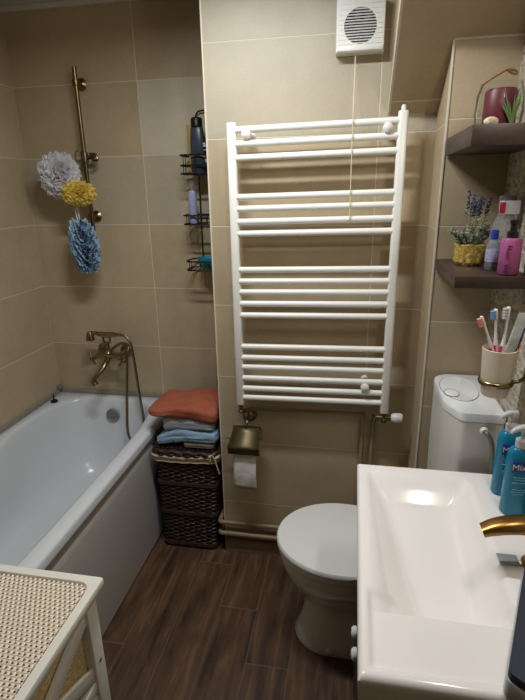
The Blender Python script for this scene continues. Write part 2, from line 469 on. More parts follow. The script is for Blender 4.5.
for i in range(n+1):
    y = .53+(YT-.012-.53)*i/n
    col = []
    for z in (0.012, .1, .2, .3, .4, .47, .488, .494):
        x = pf(y, z)-(0.002 if z > .48 else 0)-(0.002 if z > .49 else 0)
        col.append(bm.verts.new((x, y, z)))
    col.append(bm.verts.new((-.872, y, .494))); col.append(bm.verts.new((-.872, y, .012)))
    vs.append(col)
for a, b in zip(vs, vs[1:]):
    for j in range(len(a)-1): bm.faces.new((a[j], b[j], b[j+1], a[j+1]))
    bm.faces.new((a[-1], b[-1], b[0], a[0]))
for q in (vs[0], vs[-1]): bm.faces.new(q)
obj('side_panel', bm, m_panel, tub)
bm = BM()
lathe(bm, [(0, .0), (.036, .0), (.036, .008), (.033, .012), (.028, .012), (.026, .009), (0, .009)], (-1.203, 2.15, .487), axis='-Y')
box(bm, -1.223, -1.183, 2.134, 2.139, .484, .490, .002)
obj('overflow_cover', bm, m_grey, tub)
obj('drain', lathe(BM(), [(0, 0), (.032, 0), (.032, .005), (.02, .006), (.018, .002), (0, .002)], (-1.2, 1.9, .174)), m_chrome, tub)
bm = lathe(BM(), [(0, .0), (.018, .0), (.019, .006), (.012, .011), (.004, .013), (.0035, .035), (.005, .04), (0, .043)], (-1.487, 2.085, .572))
obj('bath_plug', bm, m_black, None, label='small dark bath plug lying on the rear left corner of the tub rim', cat='plug')
bm = BM(); box(bm, -1.535, -1.512, 2.19, 2.214, .5935, .612, .003)
obj('corner_clip', bm, m_grey, None, label='small grey clip in the corner where the tub strip meets the walls', cat='clip')

# ------------------------------------------------------------------ bath mixer with hand shower
mx = thing('bath_mixer_tap', 'aged brass bath mixer with cross handles and hand shower over the tub end', 'tap', (-1.19, YT, .83))
cx, cy, cz = -1.185, YT-.085, .812
bm = BM()
tube(bm, [(cx-.065, cy, cz), (cx-.03, cy, cz), (cx, cy, cz), (cx+.03, cy, cz), (cx+.065, cy, cz)], [.014, .016, .022, .016, .014], 16)
for s in (-1, 1):
    tube(bm, [(cx+s*.055, cy, cz), (cx+s*.055, cy+.04, cz+.006), (cx+s*.062, YT-.004, cz+.012)], [.012, .013, .013], 14)
    lathe(bm, [(.0, 0), (.032, .0), (.034, .006), (.026, .014), (.016, .02), (0, .02)], (cx+s*.062, YT-.0005, cz+.012), axis='-Y')
lathe(bm, [(.014, 0), (.018, .008), (.010, .02), (.009, .045), (.014, .052), (.012, .06), (0, .06)], (cx, cy, cz+.014))
obj('mixer_body', bm, m_brass, mx)
for s in (-1, 1):
    bm = BM(); c = Vector((cx+s*.082, cy-.012, cz-.012)); ax = Vector((s*.8, -.6, -.25)).normalized()
    tube(bm, [Vector((cx+s*.05, cy, cz)), c+ax*.004], [.012, .009], 12)
    u = ax.cross(Vector((0, 0, 1))).normalized(); w = ax.cross(u)
    for k in range(4):
        a = PI/4+k*PI/2; d = u*math.cos(a)+w*math.sin(a)
        tube(bm, [c, c+d*.018, c+d*.026], [.005, .004, .0055], 8); ball(bm, c+d*.029, .007)
    ball(bm, c+ax*.006, .0095)
    obj('cross_handle', bm, m_brass, mx)
bm = BM()
tube(bm, [(cx, cy-.005, cz-.005), (cx+.004, cy-.045, cz-.022), (cx-.006, cy-.075, cz-.048), (cx-.028, cy-.098, cz-.075), (cx-.035, cy-.104, cz-.095), (cx-.030, cy-.104, cz-.112)],
     [.015, .013, .011, .012, .014, .017], 14, 6)
obj('spout', bm, m_brass, mx)
bm = BM(); hz = .930
for s in (-1, 1):
    tube(bm, [(cx, cy, cz+.07), (cx+s*.016, cy, cz+.082), (cx+s*.018, cy, hz-.004)], [.006, .006, .005], 8, 4)
obj('cradle', bm, m_brass, mx)
bm = BM(); hy = cy-.005
tube(bm, [(cx-.075, hy, hz+.004), (cx-.05, hy, hz+.004), (cx-.03, hy, hz), (cx, hy, hz-.003), (cx+.04, hy, hz), (cx+.062, hy, hz), (cx+.078, hy, hz)],
     [.010, .009, .012, .0145, .013, .0085, .008], 14, 4)
lathe(bm, [(0, .012), (.012, .010), (.017, -.002), (.022, -.026), (.023, -.032), (.018, -.034), (0, -.033)], (cx-.083, hy, hz), 20)
sh = obj('hand_shower', bm, m_brass, mx)
obj('shower_face', lathe(BM(), [(0, 0), (.017, 0), (.016, -.002), (0, -.0025)], (cx-.083, hy, hz-.0335)), m_wpl, sh)
bm = BM()
tube(bm, [(cx+.075, hy, hz), (cx+.105, hy, hz-.006), (cx+.130, hy-.005, hz-.04), (cx+.142, hy-.01, hz-.13), (cx+.155, hy-.02, hz-.28), (cx+.172, hy-.035, hz-.42),
          (cx+.175, hy-.06, hz-.50), (cx+.140, hy-.085, hz-.545), (cx+.098, hy-.07, hz-.50), (cx+.088, hy-.03, hz-.36), (cx+.094, hy-.01, hz-.22),
          (cx+.104, hy, hz-.10), (cx+.105, hy+.02, hz-.062), (cx+.06, hy+.03, hz-.055), (cx+.02, hy+.015, hz-.08), (cx+.01, hy+.01, hz-.10)], .0068, 10, 8)
obj('hose', bm, m_hose, mx)

# ------------------------------------------------------------------ shower rail
sr = thing('shower_rail', 'vertical aged brass slide rail on the tiled wall above the tub', 'shower rail', (-1.203, YT, 1.42))
bx, by = -1.203, YT-.05
obj('rail', tube(BM(), [(bx, by, 1.425), (bx, by, 2.105)], .0095, 16), m_bronze, sr)
for z in (2.045, 1.487):
    bm = BM()
    lathe(bm, [(0, 0), (.024, 0), (.026, .005), (.018, .012), (.010, .016), (.009, .04), (0, .05)], (bx, YT-.0005, z), axis='-Y')
    lathe(bm, [(.0098, -.014), (.015, -.012), (.016, 0), (.015, .012), (.0098, .014)], (bx, by, z))
    obj('rail_bracket', bm, m_bronze, sr)
bm = BM(); sz = 1.743
lathe(bm, [(.0098, -.024), (.016, -.022), (.017, 0), (.016, .022), (.0098, .024)], (bx, by, sz))
tube(bm, [(bx, by, sz), (bx+.035, by-.008, sz), (bx+.052, by-.014, sz)], [.009, .008, .008], 10)
tube(bm, [(bx+.042, by-.03, sz+.012), (bx+.056, by-.006, sz+.012), (bx+.062, by-.006, sz-.012), (bx+.048, by-.03, sz-.014)], .006, 8, 3)
obj('slider', bm, m_bronze, sr)
hk = obj('hook', tube(BM(), [(bx-.004, by-.008, sz+.02), (bx-.02, by-.018, sz+.03), (bx-.028, by-.026, sz+.02), (bx-.028, by-.03, sz-.012), (bx-.022, by-.034, sz-.02)], .004, 8, 4), m_chrome, sr)

# ------------------------------------------------------------------ bath puffs
def puff(name, c, s, col, label, sheets=16, waves=9, seed=1, loop=None):
    rnd = random.Random(seed); bm = BM(); c = Vector(c)
    for q in range(sheets):
        ax = Vector((rnd.gauss(0, 1), rnd.gauss(0, 1), rnd.gauss(0, 1))).normalized()
        u = ax.orthogonal().normalized(); w = ax.cross(u); n = 72; off = ax*rnd.uniform(-.6, .6)
        ph = rnd.uniform(0, 6.28); rm = rnd.uniform(.85, 1.06); rgs = []
        for j, t in enumerate((.12, .45, .75, 1.0)):
            ring = []
            for k in range(n):
                a = 2*PI*k/n
                amp = .17*t*t
                hgt = amp*math.sin(waves*a+ph)+amp*.5*math.sin((waves*2+3)*a+ph*2)
                rr = math.sqrt(max(.1, 1-off.length_squared*.8))*t*rm*(1+.03*math.sin(waves*3*a+q))
                p = (u*math.cos(a)+w*math.sin(a))*rr+ax*hgt+off*(.5+.5*t)
                ring.append(bm.verts.new(c+Vector((p.x*s[0], p.y*s[1], p.z*s[2]))))
            rgs.append(ring)
        for a_, b_ in zip(rgs, rgs[1:]):
            for k in range(n): bm.faces.new((a_[k], a_[(k+1) % n], b_[(k+1) % n], b_[k]))
    m = mat(name+'_mesh_fabric', col, .7, sss=.0, noise=(180, .10, .12))
    N = m.node_tree.nodes; L = m.node_tree.links
    tr = N.new('ShaderNodeBsdfTranslucent'); tr.inputs[0].default_value = col
    ms = N.new('ShaderNodeMixShader'); ms.inputs[0].default_value = .5
    out = N['Material Output']; L.new(N['Principled BSDF'].outputs[0], ms.inputs[1]); L.new(tr.outputs[0], ms.inputs[2]); L.new(ms.outputs[0], out.inputs[0])
    if loop is None:
        return obj(name, bm, m, None, label=label, cat='bath puff', group='bath puffs hanging from the shower rail', angle=80)
    t = thing(name, label, 'bath puff', c, 'bath puffs hanging from the shower rail')
    obj('puff', bm, m, t, angle=80)
    obj('hanging_loop', tube(BM(), loop, .0022, 6, 6), mat(name+'_cord', srgb(190, 200, 196), .5, noise=(20, .05, 0)), t)
    return t
hp = (bx-.028, by-.03, sz-.014)
puff('bath_puff', (-1.298, 2.110, 1.668), (.092, .060, .092), srgb(244, 244, 246), 'white mesh bath puff hanging left of the brass shower rail', 30, 15, 3,
     [hp, (-1.25, 2.13, 1.70), (-1.30, 2.11, 1.66)])
puff('bath_puff', (-1.205, 2.085, 1.592), (.076, .045, .052), srgb(250, 234, 136), 'yellow mesh bath puff hanging in front of the brass shower rail', 28, 13, 5,
     [hp, (-1.238, 2.11, 1.66), (-1.225, 2.09, 1.6)])
# long blue scrubber made of ruffled discs
t = thing('bath_scrubber', 'long blue ruffled mesh back scrubber hanging lowest below the puffs', 'bath scrubber', (-1.235, 2.11, 1.24), None)
bm = BM()
for q in range(30):
    f = q/29; z = 1.252+f*.215; r0 = .066*math.sin(PI*(.12+.80*f))**.5
    cxx = -1.212-.020*f; ph = q*2.4+1.3*math.sin(q*1.9); rg = []
    for tt in (.1, .5, .8, 1):
        rg.append([bm.verts.new((cxx+r0*tt*math.cos(a)*(1+.1*math.sin(5*a+ph)), 2.11+.8*r0*tt*math.sin(a)*(1+.1*math.cos(4*a+ph)),
                                 z+.011*tt*math.sin(5*a+ph)+.009*tt*math.sin(11*a+ph*2.3)+.005*tt*math.sin(19*a+ph*1.4))) for a in [2*PI*k/56 for k in range(56)]])
    for a_, b_ in zip(rg, rg[1:]):
        for k in range(56): bm.faces.new((a_[k], a_[(k+1) % 56], b_[(k+1) % 56], b_[k]))
obj('scrubber_body', bm, mat('blue_mesh_fabric', srgb(146, 172, 196), .7, noise=(160, .2, .4)), t, angle=80)
bm = BM()
tube(bm, [(-1.232, 2.11, 1.46), (-1.228, 2.108, 1.49), (-1.236, 2.11, 1.60), hp], .003, 6, 6)
tube(bm, [(-1.232, 2.11, 1.46), (-1.240, 2.108, 1.49), (-1.244, 2.112, 1.60), hp], .003, 6, 6)
obj('cord', bm, mat('pale_cord', srgb(200, 206, 200), .4, noise=(20, .05, 0)), t)

# ------------------------------------------------------------------ wire shower caddy and its contents
cd = thing('shower_caddy', 'tall black wire shower caddy hanging in the alcove beside the radiator wall', 'shower caddy', (-.635, YT, 1.25))
x0, x1, y0, y1 = -.732, -.548, 2.085, 2.205
def basketloop(z, r=.0038):
    P = roundpoly([(x0, y0), (x1, y0), (x1, y1), (x0, y1)], .035, 6); P = P+[P[0]]
    return tube(BM(), [(x, y, z) for x, y in P], r, 6, cap=False)
for nm, zs in (('top_basket', (1.735, 1.695, 1.662)), ('middle_basket', (1.492, 1.455)), ('lower_basket', (1.295, 1.257))):
    bm = BM()
    for z in zs: merge(bm, basketloop(z))
    zb_ = zs[-1]
    for i in range(9):
        x = x0+.012+(x1-x0-.024)*i/8
        tube(bm, [(x, y0+.002, zb_), (x, y1-.002, zb_)], .0018, 6)
    for i in range(4):
        for yy in (y0, y1):
            x = x0+.03+(x1-x0-.06)*i/3; tube(bm, [(x, yy, zb_), (x, yy, zs[0])], .0018, 6)
    tube(bm, [(x0, (y0+y1)/2, zb_), (x0, (y0+y1)/2, zs[0])], .0018, 6)
    obj(nm, bm, m_black, cd)
bm = BM()
for x in (-.686, -.616):
    tube(bm, [(x, y1+.006, 1.24), (x, y1+.006, 1.90)], .0035, 8)
tube(bm, [(-.686, y1+.006, 1.90), (-.67, y1+.004, 1.915), (-.63, y1+.004, 1.915), (-.616, y1+.006, 1.90)], .0035, 8, 4)
obj('back_frame', bm, m_black, cd)
def bottle(name, c, prof, mt, label, sx=1, sy=1, n=2.0, cap=None, capm=None, extra=None):
    t = thing(name, label, 'bottle', c)
    obj('bottle_body', lathe(BM(), prof, c, 28, sx, sy, n=n), mt, t)
    if cap: obj('cap', lathe(BM(), cap, c, 24), capm, t)
    return t
navy = mat('slate_plastic', srgb(52, 62, 76), .35, noise=(10, .05, 0))
t = bottle('shampoo_bottle', (-.655, 2.118, 1.666), [(0, 0), (.026, 0), (.031, .006), (.031, .12), (.026, .17), (.023, .176), (0, .176)], navy,
           'tall slate blue bottle in the top basket of the shower caddy', 1, .7, 2.6, [(.0, .177), (.024, .177), (.024, .205), (.02, .212), (0, .212)], m_black)
obj('label_band', lathe(BM(), [(.0315, .06), (.0317, .062), (.0317, .066), (.0315, .068)], (-.655, 2.118, 1.666), 28, 1, .7, n=2.6), m_grey, t)
bottle('shower_oil_bottle', (-.692, 2.160, 1.666), [(0, 0), (.013, 0), (.015, .01), (.019, .15), (.021, .19), (0, .192)], mat('yellow_plastic', srgb(188, 156, 78), .4, noise=(10, .05, 0)),
       'yellow ochre bottle standing behind the slate bottle in the caddy', 1, .6)
t = bottle('shower_gel_bottle', (-.608, 2.125, 1.666), [(0, 0), (.026, 0), (.029, .006), (.029, .12), (.02, .14), (0, .14)], m_black,
           'black bottle with pale printed label at the top right of the caddy', 1, .7, 2.4, [(.0, .141), (.013, .141), (.013, .17), (0, .171)], m_black)
m_print = mat('pale_print', srgb(200, 204, 190), .5, noise=(10, .04, 0))
for i, (xx, zz, w, hh) in enumerate([(-.63, .11, .016, .005), (-.624, .10, .022, .008), (-.626, .086, .02, .003), (-.628, .055, .012, .010), (-.620, .04, .014, .014), (-.628, .03, .01, .004)]):
    obj('printed_mark', rbox(xx-.004, xx+w-.004, 2.1042, 2.1050, 1.666+zz, 1.666+zz+hh), m_print, t, smooth=False)
bottle('small_tube_bottle', (-.688, 2.108, 1.459), [(0, 0), (.016, 0), (.018, .004), (.018, .125), (.014, .135), (0, .136)], mat('lavender_plastic', srgb(150, 152, 186), .35, noise=(10, .04, 0)),
       'slim lavender tube bottle in the middle basket of the caddy', 1, .8, 2, [(0, .137), (.008, .137), (.008, .155), (0, .156)], m_grey)
bottle('conditioner_bottle', (-.60, 2.14, 1.459), [(0, 0), (.024, 0), (.026, .006), (.026, .09), (.018, .1), (0, .1)], mat('green_plastic', srgb(70, 96, 78), .4, noise=(10, .04, 0)),
       'short green bottle standing at the right of the middle caddy basket', 1, .7)
obj('teal_bowl', lathe(BM(), [(0, 0), (.03, 0), (.047, .03), (.05, .048), (.047, .048), (.043, .03), (.028, .006), (0, .005)], (-.640, 2.14, 1.261), 28),
    mat('teal_plastic', srgb(30, 140, 156), .35, noise=(8, .04, 0)), None, label='teal plastic bowl resting in the lowest basket of the caddy', cat='bowl')

# ------------------------------------------------------------------ wicker laundry basket
lb = thing('laundry_basket', 'tall dark brown wicker laundry basket between tub and radiator wall', 'laundry basket', (-.69, 1.97, 0))
bx0, bx1, by0, by1, bz = -.826, -.552, 1.795, 2.17, .505
def bpoly(z, e=0):
    f = z/bz; ins = .014*(1-f)
    return roundpoly([(bx0+ins*.3-e, by0+ins-e), (bx1-ins*1.8+e, by0+ins-e), (bx1-ins*1.8+e, by1-ins+e), (bx0+ins*.3-e, by1-ins+e)], .03, 5)
def resample(P, n):
    P = P+[P[0]]; L = [0]
    for a, b in zip(P, P[1:]): L.append(L[-1]+math.dist(a, b))
    out = []; j = 0
    for i in range(n):
        s = L[-1]*i/n
        while L[j+1] < s: j += 1
        t = (s-L[j])/max(1e-9, L[j+1]-L[j]); out.append((P[j][0]+(P[j+1][0]-P[j][0])*t, P[j][1]+(P[j+1][1]-P[j][1])*t))
    return out
bm = BM(); NS = 44; NP = NS*4
rows = 46
for r in range(rows):
    z = .012+(bz-.03)*r/(rows-1); P = resample(bpoly(z), NP); pts = []
    for i, (x, y) in enumerate(P):
        nx, ny = P[(i+1) % NP][0]-P[i-1][0], P[(i+1) % NP][1]-P[i-1][1]; l = math.hypot(nx, ny) or 1
        o = .0042*math.cos(PI*i/4+PI*(r % 2))
        dz = .0012*math.sin(i*.7+r*2.1)
        pts.append((x+ny/l*o, y-nx/l*o, z+dz))
    pts.append(pts[0])
    tube(bm, pts, .0052, 6, cap=False)
obj('woven_body', bm, m_wick, lb)
bm = BM(); 
a = [bm.verts.new((x, y, .01)) for x, y in bpoly(0, -.008)]; b = [bm.verts.new((x, y, bz-.01)) for x, y in bpoly(bz, -.008)]
for i in range(len(a)): bm.faces.new((a[i], a[(i+1) % len(a)], b[(i+1) % len(a)], b[i]))
bm.faces.new(a)
obj('inner_wall', bm, m_wickd, lb)
bm = BM()
for z in (.018, .19, .345):
    for dz in (0, .009):
        P = resample(bpoly(z, .005), 120); tube(bm, [(x, y, z+dz) for x, y in P+[P[0]]], .006, 6, cap=False)
obj('braided_band', bm, m_wick, lb)
bm = BM()
P = resample(bpoly(bz, .009), 160)
for j, (rr, zz) in enumerate(((.010, -.006), (.010, .008))):
    pts = [(x+.002*math.sin(i*1.1+j), y+.002*math.cos(i*1.3+j), bz+zz+.003*math.sin(i*.8+j*3)) for i, (x, y) in enumerate(P)]
    tube(bm, pts+[pts[0]], rr, 7, cap=False)
obj('rim', bm, m_wick, lb)
bm = BM(); P = resample(bpoly(bz, .018), 160); rr = []
for lv in range(6):
    rr.append([bm.verts.new((x+(-.012 if lv == 0 else 0)*0, y, bz-.003-lv*.0065-.005*math.sin(i*.11)+.0015*math.sin(i*.9))) if lv else
               bm.verts.new((x*.985-.69*(-.015)*-1 if False else x, y+.006, bz+.002)) for i, (x, y) in enumerate(resample(bpoly(bz, .016+.004*math.sin(lv*1.2)), 160))])
for a, b in zip(rr, rr[1:]):
    for i in range(160): bm.faces.new((a[i], a[(i+1) % 160], b[(i+1) % 160], b[i]))
obj('cloth_lining', bm, m_lining, lb, label='cream cloth lining folded over the basket edge')
bm = BM()
tube(bm, [(-.575, 1.773, .512), (-.560, 1.770, .520), (-.548, 1.772, .500), (-.536, 1.772, .455), (-.530, 1.774, .43)], .003, 6, 5)
tube(bm, [(-.575, 1.773, .512), (-.565, 1.768, .500), (-.572, 1.770, .488)], .003, 6, 5)
ball(bm, (-.568, 1.772, .512), .008)
obj('tie_cord', bm, m_lining, lb)
bm = BM()
for i in range(13):
    x = bx0+.012+(bx1-bx0-.03)*i/12; tube(bm, [(x, by0+.004, bz+.012), (x, by1-.004, bz+.012)], .009, 6)
obj('lid', bm, m_wick, lb)

# ------------------------------------------------------------------ folded towels on the basket
def lump(poly, zb, zt, e=.93, rp=.02, nu=60, seed=0, amp=.004, layers=3):
    """folded cloth: star-shaped outline around its centre, bottom zb(x,y), top zt(x,y)"""
    bm = BM(); P = resample(roundpoly(poly, rp, 5), nu)
    cx = sum(p[0] for p in P)/nu; cy = sum(p[1] for p in P)/nu
    def nz(x, y, z, s=25): return noise.noise(Vector((x*s+seed*7.3, y*s, z*s*1.5)))
    rings = []
    M = 12
    seq = [(s, 0.0) for s in (.05, .3, .55, .72, e)]+[(e+(1-e)*math.sin(PI*k/M), .5-.5*math.cos(PI*k/M)) for k in range(1, M)]+[(s, 1.0) for s in (e, .72, .55, .3, .05)]
    for s, h in seq:
        ring = []
        for (x, y) in P:
            X, Y = cx+(x-cx)*s, cy+(y-cy)*s
            lo, hi = zb(X, Y), zt(X, Y)
            z = lo+(hi-lo)*h
            g = amp*nz(X, Y, z)+amp*.5*nz(X, Y, z, 70)
            fold = 0
            if 0 < h < 1: fold = -.0045*abs(math.sin(layers*PI*h+nz(X, Y, 0, 9)))**.6*-1-.0045
            dx, dy = x-cx, y-cy; l = math.hypot(dx, dy) or 1
            ring.append(bm.verts.new((X+dx/l*(g+fold), Y+dy/l*(g+fold), z+(g*1.5 if h > .5 else 0))))
        rings.append(ring)
    for a, b in zip(rings, rings[1:]):
        for k in range(nu): bm.faces.new((a[k], a[(k+1) % nu], b[(k+1) % nu], b[k]))
    bm.faces.new(rings[0]); bm.faces.new(rings[-1]); return bm
def cloth(name, col): return mat(name, col, .95, noise=(260, .16, .9))
G = 'folded towels on the laundry basket'
zz0 = bz+.022
o = obj('folded_towel', lump([(-.70, 1.80), (-.560, 1.80), (-.562, 2.10), (-.70, 2.10)], lambda x, y: zz0, lambda x, y: zz0+.022, seed=1, amp=.002, layers=2),
        cloth('taupe_towel', srgb(112, 100, 84)), None, label='small taupe folded cloth at the bottom of the towel stack', cat='towel', group=G)
def bl_lo(x, y): return zz0+.024-max(0, -.70-x)*.15-max(0, -.80-x)*.2 if x > -.7 else zz0+.024-(-.70-x)*.17
o = obj('folded_towel', lump([(-.826, 1.800), (-.545, 1.805), (-.545, 2.12), (-.80, 2.12)], bl_lo, lambda x, y: zz0+.076-max(0, -.74-x)*.42, seed=2, amp=.007, layers=3),
        cloth('light_blue_towel', srgb(142, 172, 196)), None, label='light blue towel folded below the grey one and slumping left', cat='towel', group=G)
o = obj('folded_towel', lump([(-.795, 1.815), (-.560, 1.81), (-.560, 2.12), (-.79, 2.12)], lambda x, y: zz0+.080-max(0, -.74-x)*.35, lambda x, y: zz0+.132-max(0, x+.66)*.18, seed=3, amp=.004, layers=2),
        cloth('grey_blue_towel', srgb(160, 164, 172)), None, label='pale grey towel folded between orange and light blue ones', cat='towel', group=G)
def og_lo(x, y): return zz0+.136-max(0, x+.66)*.20-max(0, -.80-x)*.12
def og_hi(x, y): return zz0+.176+.018*math.exp(-((x+.66)/.08)**2)+.004*math.sin(x*55+y*20)-max(0, -.80-x)*.08-max(0, y-1.95)*.12
o = obj('folded_towel', lump([(-.868, 1.86), (-.845, 1.800), (-.545, 1.800), (-.543, 2.07), (-.86, 2.07)], og_lo, og_hi, e=.85, rp=[.03, .03, .015, .02, .06], seed=4, amp=.006, layers=2),
        cloth('orange_towel', srgb(168, 92, 66)), None, label='orange towel folded thickly on top of the basket stack', cat='towel', group=G)
o = obj('dark_towel', lump([(-.63, 2.125), (-.548, 2.125), (-.548, 2.155), (-.63, 2.155)], lambda x, y: zz0+.0, lambda x, y: zz0+.235, seed=6, amp=.003, layers=3),
        cloth('navy_cloth', srgb(62, 76, 98)), None, label='bit of navy cloth showing behind the orange towel', cat='cloth')

# ------------------------------------------------------------------ towel radiator
rd = thing('towel_radiator', 'white ladder towel radiator on the tiled wall between tub and toilet', 'radiator', (-.136, YR, .78))
RY = YR-.080; rx0, rx1 = -.418, .138
for x in (rx0, rx1):
    bm = BM(); prism(bm, roundpoly([(x-.016, RY-.016), (x+.016, RY-.016), (x+.016, RY+.016), (x-.016, RY+.016)], .012, 5), .782, 1.806 if x < 0 else 1.820, .003)
    obj('side_rail', bm, m_wpaint, rd)
for z in (1.792, 1.748, 1.704, 1.577, 1.538, 1.494, 1.453, 1.325, 1.283, 1.243, 1.200, 1.156, 1.033, .989, .950, .905, .862, .823):
    obj('rung', tube(BM(), [(rx0+.012, RY-.004, z-.009), (rx1-.012, RY-.004, z)], .0112, 14), m_wpaint, rd)
for x, z in ((-.366, 1.768), (.092, 1.771), (.062, .885)):
    bm = BM()
    lathe(bm, [(0, 0), (.014, 0), (.010, .01), (.009, .07), (.010, .082), (0, .082)], (x, YR-.0005, z), axis='-Y')
    lathe(bm, [(0, 0), (.013, .0), (.0165, .006), (.0155, .018), (.008, .024), (0, .025)], (x, YR-.082, z), axis='-Y')
    obj('wall_bracket', bm, m_wpl, rd)
obj('bleed_cap', lathe(BM(), [(0, 0), (.008, 0), (.008, .01), (.006, .016), (0, .018)], (rx1, RY, 1.8205)), m_wpl, rd)
bm = BM()
lathe(bm, [(.009, 0), (.009, -.026), (.012, -.028), (.012, -.04), (0, -.04)], (rx1+.002, RY, .782))
tube(bm, [(rx1-.03, RY, .760), (rx1+.03, RY, .760)], [.009, .011], 12)
tube(bm, [(rx1-.012, RY, .760), (rx1-.03, RY+.012, .755), (rx1-.036, RY+.016, .735)], .008, 10, 4)
obj('valve_body', bm, m_bronze, rd)
obj('thermostat_knob', lathe(BM(), [(0, 0), (.012, 0), (.0165, .006), (.0185, .02), (.0185, .036), (.015, .042), (0, .043)], (rx1+.026, RY, .762), axis='X', seg=20), m_wpl, rd)
bm = lathe(BM(), [(.009, 0), (.009, -.026), (.012, -.028), (.012, -.036), (0, -.036)], (rx0, RY, .782))
tube(bm, [(rx0, RY, .752), (rx0+.004, RY+.02, .742), (rx0+.03, RY+.045, .738)], .008, 10, 4)
obj('inlet_valve', bm, m_bronze, rd)

# heating pipes
hpz = thing('heating_pipe', 'brown heating pipe running under the radiator and down to the floor pipes', 'pipe', (.06, YR, .1))
obj('pipe_run', tube(BM(), [(rx0+.028, YR-.030, .740), (-.1, YR-.024, .742), (.035, YR-.024, .742), (.055, YR-.024, .735), (.062, YR-.024, .71), (.062, YR-.024, .30), (.062, YR-.024, .175)], .0085, 12, 5), m_pipe, hpz)
hp2 = thing('heating_pipe', 'brown heating pipe dropping from the radiator valve, the right one of two', 'pipe', (.1, YR, .1))
obj('pipe_run', tube(BM(), [(rx1-.036, YR-.06, .745), (rx1-.036, YR-.04, .73), (rx1-.036, YR-.026, .70), (rx1-.036, YR-.026, .3), (rx1-.036, YR-.026, .10)], .0085, 12, 5), m_pipe, hp2)
for z, yy, lb_ in ((.165, YR-.022, 'horizontal brown pipe along the wall foot, the upper of two'), (.110, YR-.026, 'horizontal brown pipe along the wall foot, the lower of two')):
    pp = tube(BM(), [(XP-.020, YR+.06, z), (XP-.020, YR-.005, z), (XP-.012, yy-.0, z), (XP+.03, yy, z), (-.2, yy, z), (.235, yy, z)], .0105, 12, 5)
    obj('floor_pipe', pp, m_pipe, None, label=lb_, cat='pipe')

# ------------------------------------------------------------------ extractor fan
fn = thing('extractor_fan', 'square white extractor fan with round slatted grille high on the wall', 'fan', (0, YR, 2.06))
fy = YR-.045; fx0, fx1, fz0, fz1 = -.080, .069, 1.998, 2.146; fcx, fcz, fr = -.006, 2.070, .050
bm = BM()
# front plate with a round hole, bevelled outward
N_ = 64; outer = []; 
for k in range(N_):
    a = 2*PI*k/N_; c, s = math.cos(a), math.sin(a); q = max(abs(c), abs(s)); hw = (fx1-fx0)/2; hh = (fz1-fz0)/2
    outer.append(((fx0+fx1)/2+c/q*hw, (fz0+fz1)/2+s/q*hh))
circ = [(fcx+fr*math.cos(2*PI*k/N_), fcz+fr*math.sin(2*PI*k/N_)) for k in range(N_)]
rg = [[bm.verts.new((x, YR-.001, z)) for x, z in outer], [bm.verts.new((x, fy+.004, z)) for x, z in outer],
      [bm.verts.new((fcx+(x-fcx)*.965, fy, fcz+(z-fcz)*.965)) for x, z in outer], [bm.verts.new((x, fy, z)) for x, z in circ],
      [bm.verts.new((x, fy+.030, z)) for x, z in circ]]
for a, b in zip(rg, rg[1:]):
    for k in range(N_): bm.faces.new((a[k], a[(k+1) % N_], b[(k+1) % N_], b[k]))
for i in range(9):     # fine horizontal ribs moulded on the plate
    z = fz0+.022+i*.0135
    for s in (-1, 1):
        w = math.sqrt(max(0, (fr+.004)**2-(z-fcz)**2))
        xa, xb = (fx0+.006, fcx-w) if s < 0 else (fcx+w, fx1-.006)
        box(bm, xa, xb, fy-.0012, fy+.001, z, z+.0022)
box(bm, fx0+.004, fx1-.004, fy-.003, fy+.002, fz0+.004, fz0+.016, .001)
obj('housing', bm, m_wpl, fn, angle=30)
obj('duct', lathe(BM(), [(0, 0), (.0495, 0), (.0495, .004), (0, .004)], (fcx, fy+.028, fcz), axis='Y'), m_black, fn)
bm = BM()
for k in range(7):
    a = 2*PI*k/7
    t = rbox(.008, .044, -.001, .001, -.010, .010)
    merge(bm, t, Matrix.Translation((fcx, fy+.019, fcz)) @ Matrix.Rotation(a, 4, 'Y') @ Matrix.Rotation(.6, 4, 'X'))
lathe(bm, [(0, 0), (.012, 0), (.012, .01), (0, .012)], (fcx, fy+.024, fcz), axis='-Y')
obj('fan_blades', bm, m_grey, fn)
bm = BM()
for i in range(13):
    z = fcz-fr+.004+i*(2*fr-.008)/12; w = math.sqrt(max(0, fr**2-(z-fcz)**2))
    if w < .006: continue
    t = rbox(-w, w, -.0035, .0035, -.0011, .0011)
    merge(bm, t, Matrix.Translation((fcx, fy+.003, z)) @ Matrix.Rotation(.5, 4, 'X'))
obj('grille_slats', bm, m_wpl, fn)
bm = BM()
tube(bm, [(-.018, fy+.02, fz0+.002), (-.018, fy, 1.93), (-.018, RY-.016, 1.83), (-.018, RY-.0185, 1.70), (-.017, RY-.0185, 1.50)], .0016, 6, 6)
lathe(bm, [(.0, 0), (.004, .002), (.003, .012), (0, .014)], (-.017, RY-.0185, 1.488), 10)
for z in (1.79, 1.747, 1.703, 1.577, 1.537): ball(bm, (-.018, RY-.0185, z), .0026, 1)
obj('pull_cord', bm, mat('cream_cord', srgb(222, 206, 170), .7, noise=(30, .05, 0)), fn)

